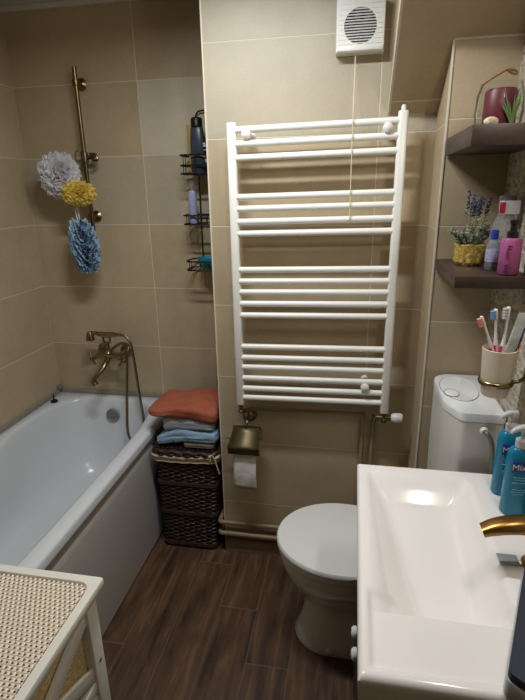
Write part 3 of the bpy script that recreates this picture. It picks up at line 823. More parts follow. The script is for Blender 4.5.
# ------------------------------------------------------------------ toilet paper holder
tp = thing('toilet_paper_holder', 'aged brass toilet paper holder with flap below the radiator', 'toilet paper holder', (-.405, YR, .60))
bm = BM()
lathe(bm, [(0, 0), (.027, 0), (.028, .005), (.022, .010), (.020, .016), (.012, .024), (0, .026)], (-.400, YR-.0005, .700), axis='-Y')
lathe(bm, [(.0285, .002), (.031, .004), (.0285, .009)], (-.400, YR, .700), axis='-Y')
tube(bm, [(-.400, YR-.02, .700), (-.400, YR-.055, .695), (-.402, YR-.068, .676)], .006, 10, 4)
obj('wall_rosette', bm, m_brass, tp)
bm = BM(); yb = YR-.060
tube(bm, [(-.458, yb, .672), (-.348, yb, .675)], .0045, 8)
tube(bm, [(-.348, yb, .675), (-.340, yb, .660), (-.340, yb, .618)], .0035, 8)
tube(bm, [(-.340, yb, .618), (-.475, yb, .612), (-.492, yb-.004, .620)], [.0035, .0035, .002], 8)
obj('roll_bar', bm, m_brass, tp)
bm = BM(); pts = []
for j in range(9):
    f = j/8; zz = .672-.075*math.sin(f*PI/2)**.9 if j else .672
    yy = YR-.066-.052*math.sin(f*PI*.62)
    wl = -.456-.016*min(1, f*1.5); pts.append([bm.verts.new((x, yy, zz)) for x in (wl, -.345+.004*f)])
pts.append([bm.verts.new((v.co.x, v.co.y+.003, .570)) for v in pts[-1]])
for a, b in zip(pts, pts[1:]): bm.faces.new((a[0], a[1], b[1], b[0]))
o = obj('cover_flap', bm, mat('brass_flap', srgb(116, 106, 80), .5, 1, noise=(30, .12, 0)), tp)
so = o.modifiers.new('thickness', 'SOLIDIFY'); so.thickness = .0022
tr = thing('toilet_paper', 'white toilet paper roll hanging from the brass flap holder', 'toilet paper', (-.405, YR-.06, .40))
m_paper = mat('tissue_paper', srgb(214, 210, 204), .95, noise=(60, .03, .4))
obj('roll', lathe(BM(), [(.018, -.048), (.036, -.048), (.036, .048), (.018, .048), (.018, -.048)], (-.404, YR-.062, .614), axis='X'), m_paper, tr)
bm = BM(); pr = []
for j in range(12):
    z = .605-.205*j/11; yy = YR-.1005+.004*math.sin(j*.6)
    pr.append([bm.verts.new((x+(.003*j/11), yy+.0015*math.sin(x*90+j), z+ (.003 if x < -.4 else 0)*j/11)) for x in [-.454+.094*q/8 for q in range(9)]])
for a, b in zip(pr, pr[1:]):
    for q in range(8): bm.faces.new((a[q], a[q+1], b[q+1], b[q]))
o = obj('hanging_sheet', bm, m_paper, tr); so = o.modifiers.new('thickness', 'SOLIDIFY'); so.thickness = .001

# ------------------------------------------------------------------ toilet
tl = thing('toilet', 'white ceramic toilet with closed lid beside the washbasin', 'toilet', (.0, 1.447, 0))
TY = 1.447
def egg(xf, xb, hw, N=64, sq=2.4):
    out = []; 
    xm = xf+hw*1.18 if xb-xf > hw*2 else (xf+xb)/2
    for k in range(N):
        a = 2*PI*k/N; c, s = math.cos(a), math.sin(a)
        if c < 0: x = xm+c*(xm-xf); y = TY+hw*math.copysign(abs(s)**.98, s)
        else: x = xm+abs(c)**(2/sq)*(xb-xm); y = TY+hw*math.copysign(abs(s)**(2/sq), s)
        out.append((x, y))
    return out
def loft(bm, secs, caps=(True, True)):
    rg = [[bm.verts.new((x, y, z)) for x, y in P] for P, z in secs]
    n = len(rg[0])
    for a, b in zip(rg, rg[1:]):
        for k in range(n): bm.faces.new((a[k], a[(k+1) % n], b[(k+1) % n], b[k]))
    if caps[0]: bm.faces.new(rg[0])
    if caps[1]: bm.faces.new(rg[-1])
    return bm
bm = loft(BM(), [(egg(-.160, .225, .106, sq=3), 0), (egg(-.163, .225, .108, sq=3), .012), (egg(-.150, .225, .100, sq=3), .045), (egg(-.132, .225, .090, sq=3), .11),
                 (egg(-.128, .225, .090, sq=3), .17), (egg(-.142, .225, .104), .215), (egg(-.172, .225, .135), .262), (egg(-.200, .225, .163), .31), (egg(-.214, .225, .178), .35),
                 (egg(-.220, .225, .184), .385), (egg(-.216, .225, .181), .396), (egg(-.19, .20, .155), .398)])
# foot moulding with a bolt cover
obj('bowl', bm, m_cer, tl)
bm = loft(BM(), [(egg(-.218, .19, .184), .399), (egg(-.226, .19, .190), .403), (egg(-.226, .19, .190), .414), (egg(-.222, .19, .187), .418), (egg(-.10, .10, .08), .418)])
obj('seat', bm, m_wpl, tl)
bm = loft(BM(), [(egg(-.222, .195, .187), .4195), (egg(-.229, .197, .193), .423), (egg(-.229, .197, .193), .431), (egg(-.224, .193, .188), .437), (egg(-.19, .16, .155), .4405), (egg(-.08, .08, .07), .443)])
obj('lid', bm, m_wpl, tl)
for s in (-1, 1): obj('hinge', tube(BM(), [(.206, TY+s*.08-.02, .425), (.206, TY+s*.08+.02, .425)], .010, 10), m_wpl, tl)
bm = BM(); tube(bm, [(-.03, TY-.094, .020), (-.03, TY-.112, .020)], [.014, .011], 14)
obj('bolt_cover', bm, m_wpl, tl)

ct = thing('toilet_cistern', 'white plastic cistern with oval flush lid against the stone wall', 'cistern', (.345, 1.44, .6))
cp = roundpoly([(XR-.003, 1.297), (XR-.003, 1.605), (.305, 1.605), (.274, 1.570), (.274, 1.375), (.312, 1.297)], [.01, .01, .025, .02, .025, .015], 5)
def scp(s, cc=(.345, 1.44)): return [(cc[0]+(x-cc[0])*s, cc[1]+(y-cc[1])*s) for x, y in cp]
bm = loft(BM(), [(scp(.90), .60), (scp(.93), .61), (scp(.975), .80), (scp(.982), .972)])
obj('tank', bm, mat('cistern_plastic', srgb(214, 212, 206), .35, noise=(5, .01, 0)), ct)
bm = loft(BM(), [(scp(.97), .974), (scp(1.0), .975), (scp(1.0), .992), (scp(.985), .999), (scp(.96), 1.001)])
m_lidp = mat('cistern_lid_plastic', srgb(226, 227, 226), .35, noise=(5, .01, 0))
obj('tank_lid', bm, m_lidp, ct)
bm = BM()
lathe(bm, [(.098, 0), (.098, .0015), (.0965, .0025), (.095, .0015), (0, .0035)], (.335, 1.478, 1.001), 48, .55, 1.0)
fb = obj('flush_lid', bm, m_lidp, ct)
bm = BM(); tube(bm, [(.335+.0545*math.cos(a), 1.478+.099*math.sin(a), 1.0012) for a in [2*PI*k/60 for k in range(61)]], .0011, 5, cap=False)
tube(bm, [(.306+.021*math.cos(a), 1.432+.030*math.sin(a), 1.0038) for a in [2*PI*k/40 for k in range(41)]], .0010, 5, cap=False)
obj('seam', bm, m_grey, fb)
obj('flush_button', lathe(BM(), [(.020, 0), (.020, .003), (.017, .004), (0, .0035)], (.306, 1.432, 1.0015), 32, 1, 1.4), m_lidp, ct)
bm = BM()
lathe(bm, [(0, 0), (.011, 0), (.011, .008), (.008, .012), (0, .012)], (.372, 1.2975, .952), axis='-Y')
obj('inlet_collar', bm, m_wpl, ct)
bm = BM()
tube(bm, [(.372, 1.287, .952), (.378, 1.276, .950), (.388, 1.270, .93), (.394, 1.269, .89), (.396, 1.269, .82), (.396, 1.270, .72)], .0068, 10, 6)
obj('inlet_hose', bm, mat('grey_braid', srgb(112, 116, 110), .45, .4, noise=(80, .1, 0)), ct)

bm = tube(BM(), [(.36, 1.45, .602), (.36, 1.45, .45), (.345, 1.45, .36), (.30, 1.45, .32), (.232, 1.45, .315)], .022, 16, 6)
obj('flush_pipe', bm, m_wpl, ct)
# ------------------------------------------------------------------ washbasin and vanity
vn = thing('vanity_cabinet', 'dark vanity cabinet with white round knobs under the washbasin', 'cabinet', (.24, .92, 0))
m_van = mat('dark_cabinet', srgb(58, 50, 46), .45, noise=(9, .06, 0))
obj('carcass', rbox(.070, XR-.003, .64, 1.22, .10, .730, .002), m_van, vn)
obj('plinth', rbox(.10, XR-.003, .66, 1.20, 0, .0995), m_van, vn)
for ya, yb2, yk in ((.642, .822, .797), (.826, 1.218, .851)):
    d = obj('door', rbox(.053, .0695, ya, yb2, .105, .727, .002), m_van, vn)
    obj('knob', lathe(BM(), [(0, 0), (.006, 0), (.006, .010), (.013, .014), (.0135, .020), (.009, .025), (0, .026)], (.0535, yk, .662), axis='-X', seg=20), m_wpl, d, label='white round knob')
wb = thing('wash_basin', 'white rectangular ceramic washbasin with sloping bowl in the right foreground', 'washbasin', (.23, .93, .77))
X0, X1, Y0, Y1, ZB = .034, XR-.002, .598, 1.256, .847
def sst(t): t = max(0, min(1, t)); return t*t*(3-2*t)
def smin(a, b, k=.012):
    h = max(0, min(1, .5+.5*(b-a)/k)); return b*(1-h)+a*h-k*h*(1-h)
def basin_z(x, y):
    e = min(x-X0, y-Y0, Y1-y)
    z = ZB-.008*(1-min(1, e/.010))**2
    xr = .332
    # shallow tray area near the camera plus the bowl
    dmax = .045+.055*max(0, min(1, (1.21-y)/.46))
    dl = sst((x-.056)/(.05+.095*max(0, min(1, (1.226-y)/.46)))); df = sst((1.226-y)/.125); dr = sst((xr-x)/.075); dn = sst((y-.742)/.016)
    d = dmax*smin(smin(smin(dl, df, .25), dr, .25), dn, .1)
    tray = .009*sst((x-.050)/.012)*sst((y-.616)/.012)*sst((.345-x)/.012)*sst((.80-y)/.03)
    return z-max(d, 0)-tray*(1 if d < .02 else max(0, 1-(d-.02)/.02))
bm = BM(); nx, ny = 96, 160; g = []
for j in range(ny+1):
    y = Y0+(Y1-Y0)*j/ny; g.append([bm.verts.new((X0+(X1-X0)*i/nx, y, basin_z(X0+(X1-X0)*i/nx, y))) for i in range(nx+1)])
for j in range(ny):
    for i in range(nx): bm.faces.new((g[j][i], g[j][i+1], g[j+1][i+1], g[j+1][i]))
per = [g[0][i] for i in range(nx+1)]+[g[j][nx] for j in range(1, ny+1)]+[g[ny][i] for i in range(nx-1, -1, -1)]+[g[j][0] for j in range(ny-1, 0, -1)]
prev = per
for ins, z in ((0, .825), (.004, .77), (.012, .738), (.03, .733)):
    cur = []
    for v in per:
        x, y = v.co.x, v.co.y
        cur.append(bm.verts.new((max(X0+ins, min(X1-ins*.0, x)), max(Y0+ins, min(Y1-ins, y)), z)))
    for k in range(len(per)):
        k2 = (k+1) % len(per)
        try: bm.faces.new((prev[k], prev[k2], cur[k2], cur[k]))
        except ValueError: pass
    prev = cur
bm.faces.new(prev)
obj('basin_bowl', bm, m_basin, wb, angle=50)
# slot drain lip and overflow cover
obj('drain_lip', rbox(.170, .292, .785, .797, basin_z(.23, .80)+.003, basin_z(.23, .80)+.010, .002), m_basin, wb)
bm = BM(); box(bm, .322, .362, .895, .925, .8475, .852, .002)
obj('overflow_cover', bm, mat('pale_chrome', srgb(170, 176, 178), .4, .3, noise=(10, .03, 0)), wb)

ft = thing('basin_faucet', 'brass basin faucet with broad curved spout reaching over the washbasin', 'faucet', (.385, .905, .847))
bm = BM()
lathe(bm, [(0, 0), (.026, 0), (.027, .004), (.021, .010), (.019, .07), (.022, .085), (.020, .110), (.008, .118), (0, .118)], (.393, .905, ZB+.0005), 24)
obj('faucet_body', bm, m_brassb, ft)
bm = BM()
P = spline([(.398, .905, .938), (.36, .904, .942), (.33, .902, .940), (.302, .9, .933), (.280, .898, .924)], 8)
Wd = [.022, .022, .0215, .0195, .017]; Hh = [.017, .016, .015, .013, .010]
rg = []
for i, p in enumerate(P):
    t_ = (P[min(i+1, len(P)-1)]-P[max(i-1, 0)]).normalized(); w = Vector((0, 1, 0)); u = t_.cross(w).normalized()
    f = i/(len(P)-1)*4; k = min(3, int(f)); q = f-k
    ww = Wd[k]+(Wd[k+1]-Wd[k])*q; hh_ = Hh[k]+(Hh[k+1]-Hh[k])*q
    ring = []
    for a in range(24):
        c, s = math.cos(2*PI*a/24), math.sin(2*PI*a/24)
        ring.append(bm.verts.new(p+w*ww*math.copysign(abs(c)**.7, c)+u*hh_*math.copysign(abs(s)**.8, s)))
    rg.append(ring)
for a, b in zip(rg, rg[1:]):
    for k in range(24): bm.faces.new((a[k], a[(k+1) % 24], b[(k+1) % 24], b[k]))
bm.faces.new(rg[0]); bm.faces.new(rg[-1])
obj('spout', bm, m_brassb, ft)
obj('lever', tube(BM(), [(.393, .905, .962), (.400, .905, .985), (.412, .905, 1.00)], [.009, .007, .008], 12, 4), m_brassb, ft)

# ------------------------------------------------------------------ text helper
def text_mesh(name, body, size, M, mt, parent, bold=0.0):
    cu = bpy.data.curves.new(name, 'FONT'); cu.body = body; cu.size = size; cu.extrude = .0003; cu.offset = bold; cu.align_x = 'CENTER'
    tmp = bpy.data.objects.new('tmp_text', cu); C.objects.link(tmp)
    me = bpy.data.meshes.new_from_object(tmp); bpy.data.objects.remove(tmp)
    b = BM(); b.from_mesh(me); bpy.data.meshes.remove(me)
    bmesh.ops.transform(b, matrix=M, verts=b.verts)
    return obj(name, b, mt, parent, smooth=False)

# ------------------------------------------------------------------ blue pump bottles on the basin deck
m_soap = mat('blue_soap_plastic', srgb(26, 138, 176), .22, trans=.25, ior=1.4, noise=(6, .04, 0))
m_pump = mat('clear_white_pump', srgb(216, 222, 224), .3, trans=.25, noise=(6, .02, 0))
m_lbl = mat('navy_label', srgb(28, 62, 132), .4, noise=(10, .03, 0))
m_txt = mat('white_print', srgb(236, 238, 240), .5, noise=(10, .02, 0))
m_fine = mat('pale_blue_print', srgb(120, 190, 214), .5, noise=(10, .02, 0))
def soap(c, rot, label):
    c = Vector(c); t = thing('soap_pump_bottle', label, 'bottle', c, 'blue soap bottles on the basin')
    obj('bottle_body', lathe(BM(), [(0, 0), (.025, 0), (.0285, .004), (.0285, .145), (.027, .162), (.021, .172), (.015, .175), (0, .175)], c, 40, 1, .72, n=2.5), m_soap, t)
    p = obj('pump', lathe(BM(), [(.0, .1755), (.0155, .1755), (.0155, .192), (.010, .195), (.006, .198), (.006, .216), (0, .216)], c, 24), m_pump, t)
    bm = BM()
    tube(bm, [c+Vector((.004, 0, .220)), c+Vector((-.012, -.004, .222)), c+Vector((-.026, -.009, .217)), c+Vector((-.031, -.011, .211))], [.010, .008, .0055, .004], 10, 4)
    lathe(bm, [(0, .212), (.0105, .213), (.012, .220), (.009, .227), (0, .229)], c, 18)
    obj('nozzle', bm, m_pump, p)
    yb_ = c.y-.0208
    la = obj('label_patch', rbox(c.x-.022, c.x+.018, yb_-.0008, yb_+.002, c.z+.118, c.z+.146, .0004), m_lbl, t)
    Mx = Matrix.Translation((c.x-.002, yb_-.0010, c.z+.125)) @ Matrix.Rotation(PI/2, 4, 'X')
    text_mesh('brand_lettering', 'Mixa', .0205, Mx, m_txt, la, .0)
    for i, (w, z) in enumerate(((.030, .104), (.024, .098), (.034, .090), (.028, .072), (.030, .066), (.022, .060))):
        obj('print_line', rbox(c.x-w/2, c.x+w/2, yb_-.0005, yb_+.001, c.z+z, c.z+z+.0016), m_fine, t, smooth=False)
    return t
soap((.398, 1.165, ZB), 0, 'blue soap pump bottle, the farther one, beside the cistern')
soap((.398, 1.085, ZB), 0, 'blue soap pump bottle, the nearer one, behind the brass faucet')

# ------------------------------------------------------------------ navy case on the basin's right edge
nc = thing('toiletry_case', 'navy case with pale grey edge at the far right of the basin', 'case', (.33, .66, ZB))
ang = math.atan2(.345-.236, .86-.585)
M = Matrix.Translation((.244, .585, ZB)) @ Matrix.Rotation(-ang, 4, 'Z')
bm = BM(); prism(bm, roundpoly([(0, .02), (.060, .0), (.060, .265), (0, .28)], .008, 4), .0006, .034, .003, M=M)
obj('case_body', bm, mat('pale_grey_plastic', srgb(176, 178, 174), .4, noise=(10, .03, 0)), nc)
bm = BM(); prism(bm, roundpoly([(.002, .021), (.060, .001), (.060, .263), (.002, .279)], .008, 4), .0345, .050, .003, M=M)
obj('case_lid', bm, mat('navy_plastic', srgb(30, 35, 50), .7, noise=(10, .05, 0)), nc)

# ------------------------------------------------------------------ floating shelves
sh_lo = obj('floating_shelf', rbox(XC+.002, XR-.001, 1.283, YC-.0055, 1.348, 1.378, .0012), m_shelf, None, label='dark brown floating shelf carrying the gold pot and bottles', cat='shelf', group='dark floating shelves')
sh_up = obj('floating_shelf', rbox(XC+.002, XR-.001, 1.262, YC-.0055, 1.677, 1.722, .0012), m_shelf, None, label='dark brown floating shelf carrying the glass jar, the upper one', cat='shelf', group='dark floating shelves')
ZL, ZU = 1.378, 1.722

# gold pot with lavender
pt = thing('potted_lavender', 'artificial lavender in a wrinkled gold foil pot on the lower shelf', 'potted plant', (.324, 1.485, ZL))
bm = lathe(BM(), [(0, .001), (.034, .001), (.040, .010), (.041, .035), (.043, .058), (.039, .060), (.037, .035), (.034, .012), (0, .010)], (.324, 1.485, ZL), 72)
for v in bm.verts:
    d = Vector((v.co.x-.324, v.co.y-1.485, 0))
    if d.length > .02: v.co += d.normalized()*.0055*(noise.noise(v.co*75)+.6*noise.noise(v.co*190)); v.co.z += .003*noise.noise(v.co*60) if v.co.z > ZL+.03 else 0
obj('pot', bm, mat('gold_foil', srgb(222, 190, 104), .32, .65, noise=(110, .4, .9)), pt, angle=20)
rnd = random.Random(11)
obj('soil', lathe(BM(), [(0, .045), (.036, .045), (.036, .049), (0, .052)], (.324, 1.485, ZL), 24), mat('moss', srgb(70, 72, 50), .9, noise=(90, .3, .8)), pt)
bs_, bl_, bf = BM(), BM(), BM()
for i in range(24):
    a = rnd.uniform(0, 6.28); lean = rnd.uniform(.1, 1.0); hgt = rnd.uniform(.028, .062) if i > 7 else rnd.uniform(.12, .155)
    if i <= 7: lean *= .35
    b0 = Vector((.324+.018*math.cos(a), 1.485+.018*math.sin(a), ZL+.047)); tp_ = b0+Vector((math.cos(a)*lean*.055+(.012 if i <= 7 else 0), math.sin(a)*lean*.05, hgt))
    if tp_.x > XR-.03: tp_.x = XR-.035
    md = b0.lerp(tp_, .5)+Vector((0, 0, .006)); pts = spline([b0, md, tp_], 8)
    tube(bs_, pts, .0009, 5)
    for k, p in enumerate(pts[2:]):
        if i <= 7 and k > 8:
            for q in range(5):
                d = Vector((rnd.gauss(0, 1), rnd.gauss(0, 1), rnd.gauss(0, .5))).normalized()
                ball(bf, p+d*.004, .0026, 1)
            continue
        for q in range(1 if i <= 7 else 4):
            d = Vector((rnd.gauss(0, 1), rnd.gauss(0, 1), rnd.uniform(.1, 1.2))).normalized(); l = rnd.uniform(.010, .018)
            s = d.orthogonal().normalized()*.0022
            v = [bl_.verts.new(p), bl_.verts.new(p+d*l*.5+s), bl_.verts.new(p+d*l), bl_.verts.new(p+d*l*.5-s)]
            bl_.faces.new(v)
obj('stems', bs_, mat('stem_green', srgb(112, 116, 82), .7, noise=(60, .1, 0)), pt)
obj('leaves', bl_, mat('grey_green_leaf', srgb(126, 132, 110), .7, noise=(60, .25, 0)), pt)
obj('flower_spikes', bf, mat('lavender_bud', srgb(84, 82, 112), .8, noise=(90, .25, 0)), pt)

# clear bottle, small bottle, pink pump bottle
def clear_plastic(name, col):
    return thin_glass(name, col, .7, .16)
c = Vector((.393, 1.435, ZL))
cb_ = thing('clear_bottle', 'large clear bottle with white and red neck label on the lower shelf', 'bottle', c)
obj('bottle_body', lathe(BM(), [(0, .001), (.030, .001), (.0335, .006), (.0335, .085), (.029, .115), (.020, .138), (.017, .146), (.017, .15), (0, .151)], c, 32), clear_plastic('clear_plastic', srgb(226, 228, 224)), cb_)
obj('neck_label', rbox(c.x-.024, c.x+.026, c.y-.0245, c.y-.0225, ZL+.142, ZL+.176, .0005), m_txt, cb_)
obj('red_mark', rbox(c.x-.024, c.x-.010, c.y-.0262, c.y-.0247, ZL+.145, ZL+.172, .0003), mat('red_print', srgb(206, 40, 62), .5, noise=(10, .03, 0)), cb_)
obj('cap', lathe(BM(), [(0, .1515), (.0215, .1515), (.0215, .184), (.018, .188), (0, .188)], c, 28), mat('grey_lilac_cap', srgb(120, 100, 124), .4, noise=(10, .05, 0)), cb_)
obj('liquid', lathe(BM(), [(0, .003), (.0315, .003), (.0315, .03), (0, .03)], c, 32), clear_plastic('pale_liquid', srgb(196, 206, 200)), cb_)
c = Vector((.362, 1.395, ZL))
sb_ = thing('small_clear_bottle', 'small clear bottle with blue cap standing behind the pink bottle', 'bottle', c)
obj('bottle_body', lathe(BM(), [(0, .001), (.015, .001), (.017, .005), (.017, .065), (.009, .078), (.007, .080), (0, .080)], c, 24), clear_plastic('clear_tint', srgb(206, 212, 226)), sb_)
obj('cap', lathe(BM(), [(0, .0805), (.009, .0805), (.010, .088), (.009, .103), (0, .105)], c, 20), mat('blue_cap', srgb(34, 58, 158), .4, noise=(10, .03, 0)), sb_)
bm = BM(); lathe(bm, [(.0173, .022), (.0176, .024), (.0176, .052), (.0173, .054)], c, 24)
obj('label_wrap', bm, mat('lilac_label', srgb(156, 154, 190), .5, noise=(160, .3, 0)), sb_)
c = Vector((.383, 1.318, ZL))
pk = thing('pink_pump_bottle', 'pink bottle with black pump top at the shelf front', 'bottle', c)
obj('bottle_body', lathe(BM(), [(0, .001), (.022, .001), (.025, .005), (.025, .082), (.022, .089), (.010, .091), (0, .091)], c, 32), mat('pink_plastic', srgb(160, 80, 130), .4, noise=(5, .03, 0)), pk)
obj('pump', lathe(BM(), [(0, .0915), (.013, .0915), (.013, .104), (.008, .108), (.007, .122), (.010, .123), (.010, .133), (0, .134)], c, 24), mat('black_plastic', srgb(20, 24, 26), .3, noise=(6, .05, 0)), pk)
m_plum = mat('plum_print', srgb(112, 50, 98), .5, noise=(10, .03, 0))
for x, z, w, h_ in ((-.013, .072, .009, .0022), (-.014, .066, .007, .0018), (-.015, .044, .0022, .018), (-.016, .027, .010, .0016), (-.016, .020, .018, .0014), (-.016, .012, .010, .0028)):
    obj('print_line', rbox(c.x+x, c.x+x+w, c.y-.0252, c.y-.0205, ZL+z, ZL+z+h_), m_plum, pk, smooth=False)

# glass jar on the upper shelf
jc = Vector((.342, 1.425, ZU)); m_glass = thin_glass('clear_glass', (.96, .97, .96, 1))
jr = thing('glass_jar', 'round glass jar with rope across its open top on the upper shelf', 'jar', jc)
obj('glass', lathe(BM(), [(0, .001), (.045, .001), (.054, .010), (.057, .040), (.055, .080), (.047, .105), (.0455, .105), (.0533, .079), (.0552, .040), (.0522, .012), (.044, .004), (0, .004)], jc, 40), m_glass, jr)
bm = BM(); tube(bm, [jc+Vector((-.050, -.012, .104)), jc+Vector((-.042, -.016, .108)), jc+Vector((-.026, -.016, .118)), jc+Vector((-.010, -.012, .127)), jc+Vector((.006, -.006, .135)), jc+Vector((.020, 0, .136))], [.0028, .003, .003, .003, .0035, .005], 8, 6)
tube(bm, [jc+Vector((.020, 0, .136)), jc+Vector((.030, .002, .133)), jc+Vector((.032, .0, .127)), jc+Vector((.022, -.002, .127)), jc+Vector((.010, -.004, .133))], .0028, 8, 6)
obj('rope', bm, mat('jute_rope', srgb(150, 116, 74), .9, noise=(200, .2, .8)), jr)
bm = lathe(BM(), [(0, .0055), (.037, .0055), (.039, .009), (.038, .088), (.034, .095), (0, .093)], jc+Vector((.004, .010, 0)), 32)
obj('purple_candle', bm, mat('plum_wax', srgb(104, 38, 52), .45, sss=.1, noise=(14, .12, 0)), None, label='plum red candle standing inside the glass jar', cat='candle')
bm = BM(); t = bmesh.new(); bmesh.ops.create_uvsphere(t, u_segments=28, v_segments=12, radius=1)
for v in t.verts:
    a = math.atan2(v.co.y, v.co.x); k = 1+.06*math.cos(14*a)
    v.co = Vector((v.co.x*.0165*k, v.co.y*.009*k, v.co.z*.011))
merge(bm, t, Matrix.Translation(jc+Vector((-.024, -.038, .018))))
obj('seashell', bm, mat('shell_cream', srgb(222, 204, 176), .5, noise=(90, .15, .3)), None, label='cream seashell lying at the left inside the glass jar', cat='seashell')
bm = BM(); ap = jc+Vector((.024, -.036, .008))
for i in range(34):
    a = rnd.uniform(0, 6.28); ln = rnd.uniform(.04, .085); sp_ = rnd.uniform(.15, .55)
    d = Vector((math.cos(a)*sp_, math.sin(a)*sp_*.6, 1)).normalized()
    tip = ap+d*ln; tip += Vector((math.cos(a)*.008, 0, 0))
    for ax_ in (tip,):
        dd = ax_-(jc+Vector((0, 0, ax_.z-jc.z)))
        if math.hypot(dd.x, dd.y) > .050: f = .050/math.hypot(dd.x, dd.y); tip = Vector((jc.x+dd.x*f, jc.y+dd.y*f, tip.z))
    tube(bm, [ap, ap.lerp(tip, .5)+Vector((0, 0, .004)), tip], [.0022, .0018, .0004], 5, 4)
obj('air_plant', bm, mat('air_plant_green', srgb(110, 134, 74), .6, noise=(60, .15, 0)), None, label='green spiky air plant at the right inside the glass jar', cat='plant')

# ------------------------------------------------------------------ toothbrush cup
UC = Vector((.357, 1.205, 1.098))
uh = thing('cup_holder', 'brass ring holder on the stone wall gripping the cup', 'cup holder', (XR, 1.205, 1.13))
bm = BM()
rp = [(.0375+.0035*math.cos(a), .035+.0065*math.sin(a)) for a in [2*PI*k/12 for k in range(12)]]
lathe(bm, rp+[rp[0]], UC, 40)
obj('ring', bm, m_brass, uh)
bm = BM()
tube(bm, [UC+Vector((.040, .0, .035)), UC+Vector((.052, .0, .037)), UC+Vector((.064, 0, .046)), (XR-.004, UC.y, UC.z+.055)], [.005, .0045, .005, .006], 10, 4)
lathe(bm, [(0, 0), (.020, 0), (.021, .003), (.012, .008), (0, .009)], (XR-.0005, UC.y, UC.z+.055), axis='-X', seg=24)
obj('arm', bm, m_brass, uh)
cup = obj('toothbrush_cup', lathe(BM(), [(0, 0), (.028, 0), (.031, .004), (.0345, .035), (.0395, .118), (.0397, .120), (.038, .121), (.033, .035), (.029, .006), (0, .005)], UC, 40),
          mat('cream_ceramic', srgb(214, 202, 180), .3, noise=(8, .02, 0)), None, label='cream cup holding the toothbrushes in its brass ring', cat='cup')
m_br = mat('brush_white', srgb(240, 232, 230), .35, noise=(10, .02, 0)); m_pinkg = mat('rubber_pink', srgb(206, 40, 84), .45, noise=(10, .03, 0))
def brush(p0, p1, p2, bcol, label, grip=m_pinkg, face=Vector((-1, -.3, 0)), bl=.024, body=m_br):
    p0, p1, p2 = map(Vector, (p0, p1, p2)); t = thing('toothbrush', label, 'toothbrush', p0, 'toothbrushes in the cream cup')
    P = spline([p0, p1, p2], 14); n_ = len(P)
    R = [.0050 if i < n_*.5 else (.0050-(i/n_-.5)*.014 if i < n_*.68 else .0030) for i in range(n_)]
    d = (p2-P[-6]).normalized()
    obj('handle', tube(BM(), P, R, 10), body, t)
    q = P[:int(n_*.55)]
    obj('grip', tube(BM(), [v+face*.0022 for v in q[1:]], .0044, 8), grip, t)
    f = (face-d*face.dot(d)).normalized(); s = d.cross(f)
    M_ = Matrix((( s.x, f.x, d.x, 0), (s.y, f.y, d.y, 0), (s.z, f.z, d.z, 0), (0, 0, 0, 1)))
    hd = rbox(-.0052, .0052, -.002, .003, -bl*.95, .003, .002)
    bh = BM(); merge(bh, hd, Matrix.Translation(p2) @ M_); hdo = obj('head', bh, body, t)
    bb = BM()
    for a in range(4):
        for b in range(3):
            k = rbox(-.0046+b*.0033, -.0020+b*.0033, .003, .0125, -bl*.9+a*bl*.235, -bl*.9+a*bl*.235+bl*.18, .0004)
            merge(bb, k, Matrix.Translation(p2) @ M_)
    obj('bristles', bb, bcol, hdo)
cz = UC.z
br_o = mat('bristle_coral', srgb(226, 150, 130), .7, noise=(120, .15, 0)); br_b = mat('bristle_blue', srgb(120, 160, 204), .7, noise=(120, .12, 0)); br_w = mat('bristle_grey', srgb(206, 200, 204), .7, noise=(120, .15, 0))
brush((UC.x+.012, UC.y-.010, cz+.012), (UC.x-.024, UC.y-.014, cz+.125), (UC.x-.054, UC.y-.016, cz+.200), br_o, 'toothbrush with coral bristles leaning leftmost in the cup')
brush((UC.x+.006, UC.y+.014, cz+.012), (UC.x-.008, UC.y+.012, cz+.125), (UC.x-.018, UC.y+.010, cz+.212), br_b, 'toothbrush with light blue bristles, second from left', face=Vector((-1, -.5, 0)))
brush((UC.x-.010, UC.y+.002, cz+.012), (UC.x+.006, UC.y+.004, cz+.125), (UC.x+.010, UC.y+.010, cz+.218), br_w, 'toothbrush with broad pale bristles leaning behind the tube', face=Vector((-1, -.4, .1)), bl=.030)
def tube_paste(base, tip, w, mts, label, name='toothpaste_tube'):
    base, tip = Vector(base), Vector(tip); d = (tip-base); L_ = d.length; d.normalize()
    t = thing(name, label, 'toothpaste', base, 'toothpaste tubes in the cream cup')
    s = Vector((.9, .35, 0)); s = (s-d*s.dot(d)).normalized(); f = d.cross(s)
    def sec(b, z0, z1, w0, w1, t0, t1, col=0):
        rr_ = []
        for k in range(7):
            q = k/6; z = z0+(z1-z0)*q; W = w0+(w1-w0)*q; T = t0+(t1-t0)*q
            rr_.append([b.verts.new(base+d*z+s*W*math.cos(a)+f*T*math.sin(a)) for a in [2*PI*j/20 for j in range(20)]])
        for a_, b_ in zip(rr_, rr_[1:]):
            for j in range(20): b.faces.new((a_[j], a_[(j+1) % 20], b_[(j+1) % 20], b_[j]))
        b.faces.new(rr_[0]); b.faces.new(rr_[-1])
    b = BM(); sec(b, .0, L_*.70, w*.8, w*.95, w*.7, w*.30); obj('tube_body', b, mts[0], t)
    b = BM(); sec(b, L_*.70, L_*.94, w*.955, w, w*.305, w*.12); obj('tube_end', b, mts[1], t)
    b = BM(); sec(b, L_*.94, L_, w, w, w*.12, w*.08); obj('crimp', b, mts[2], t)
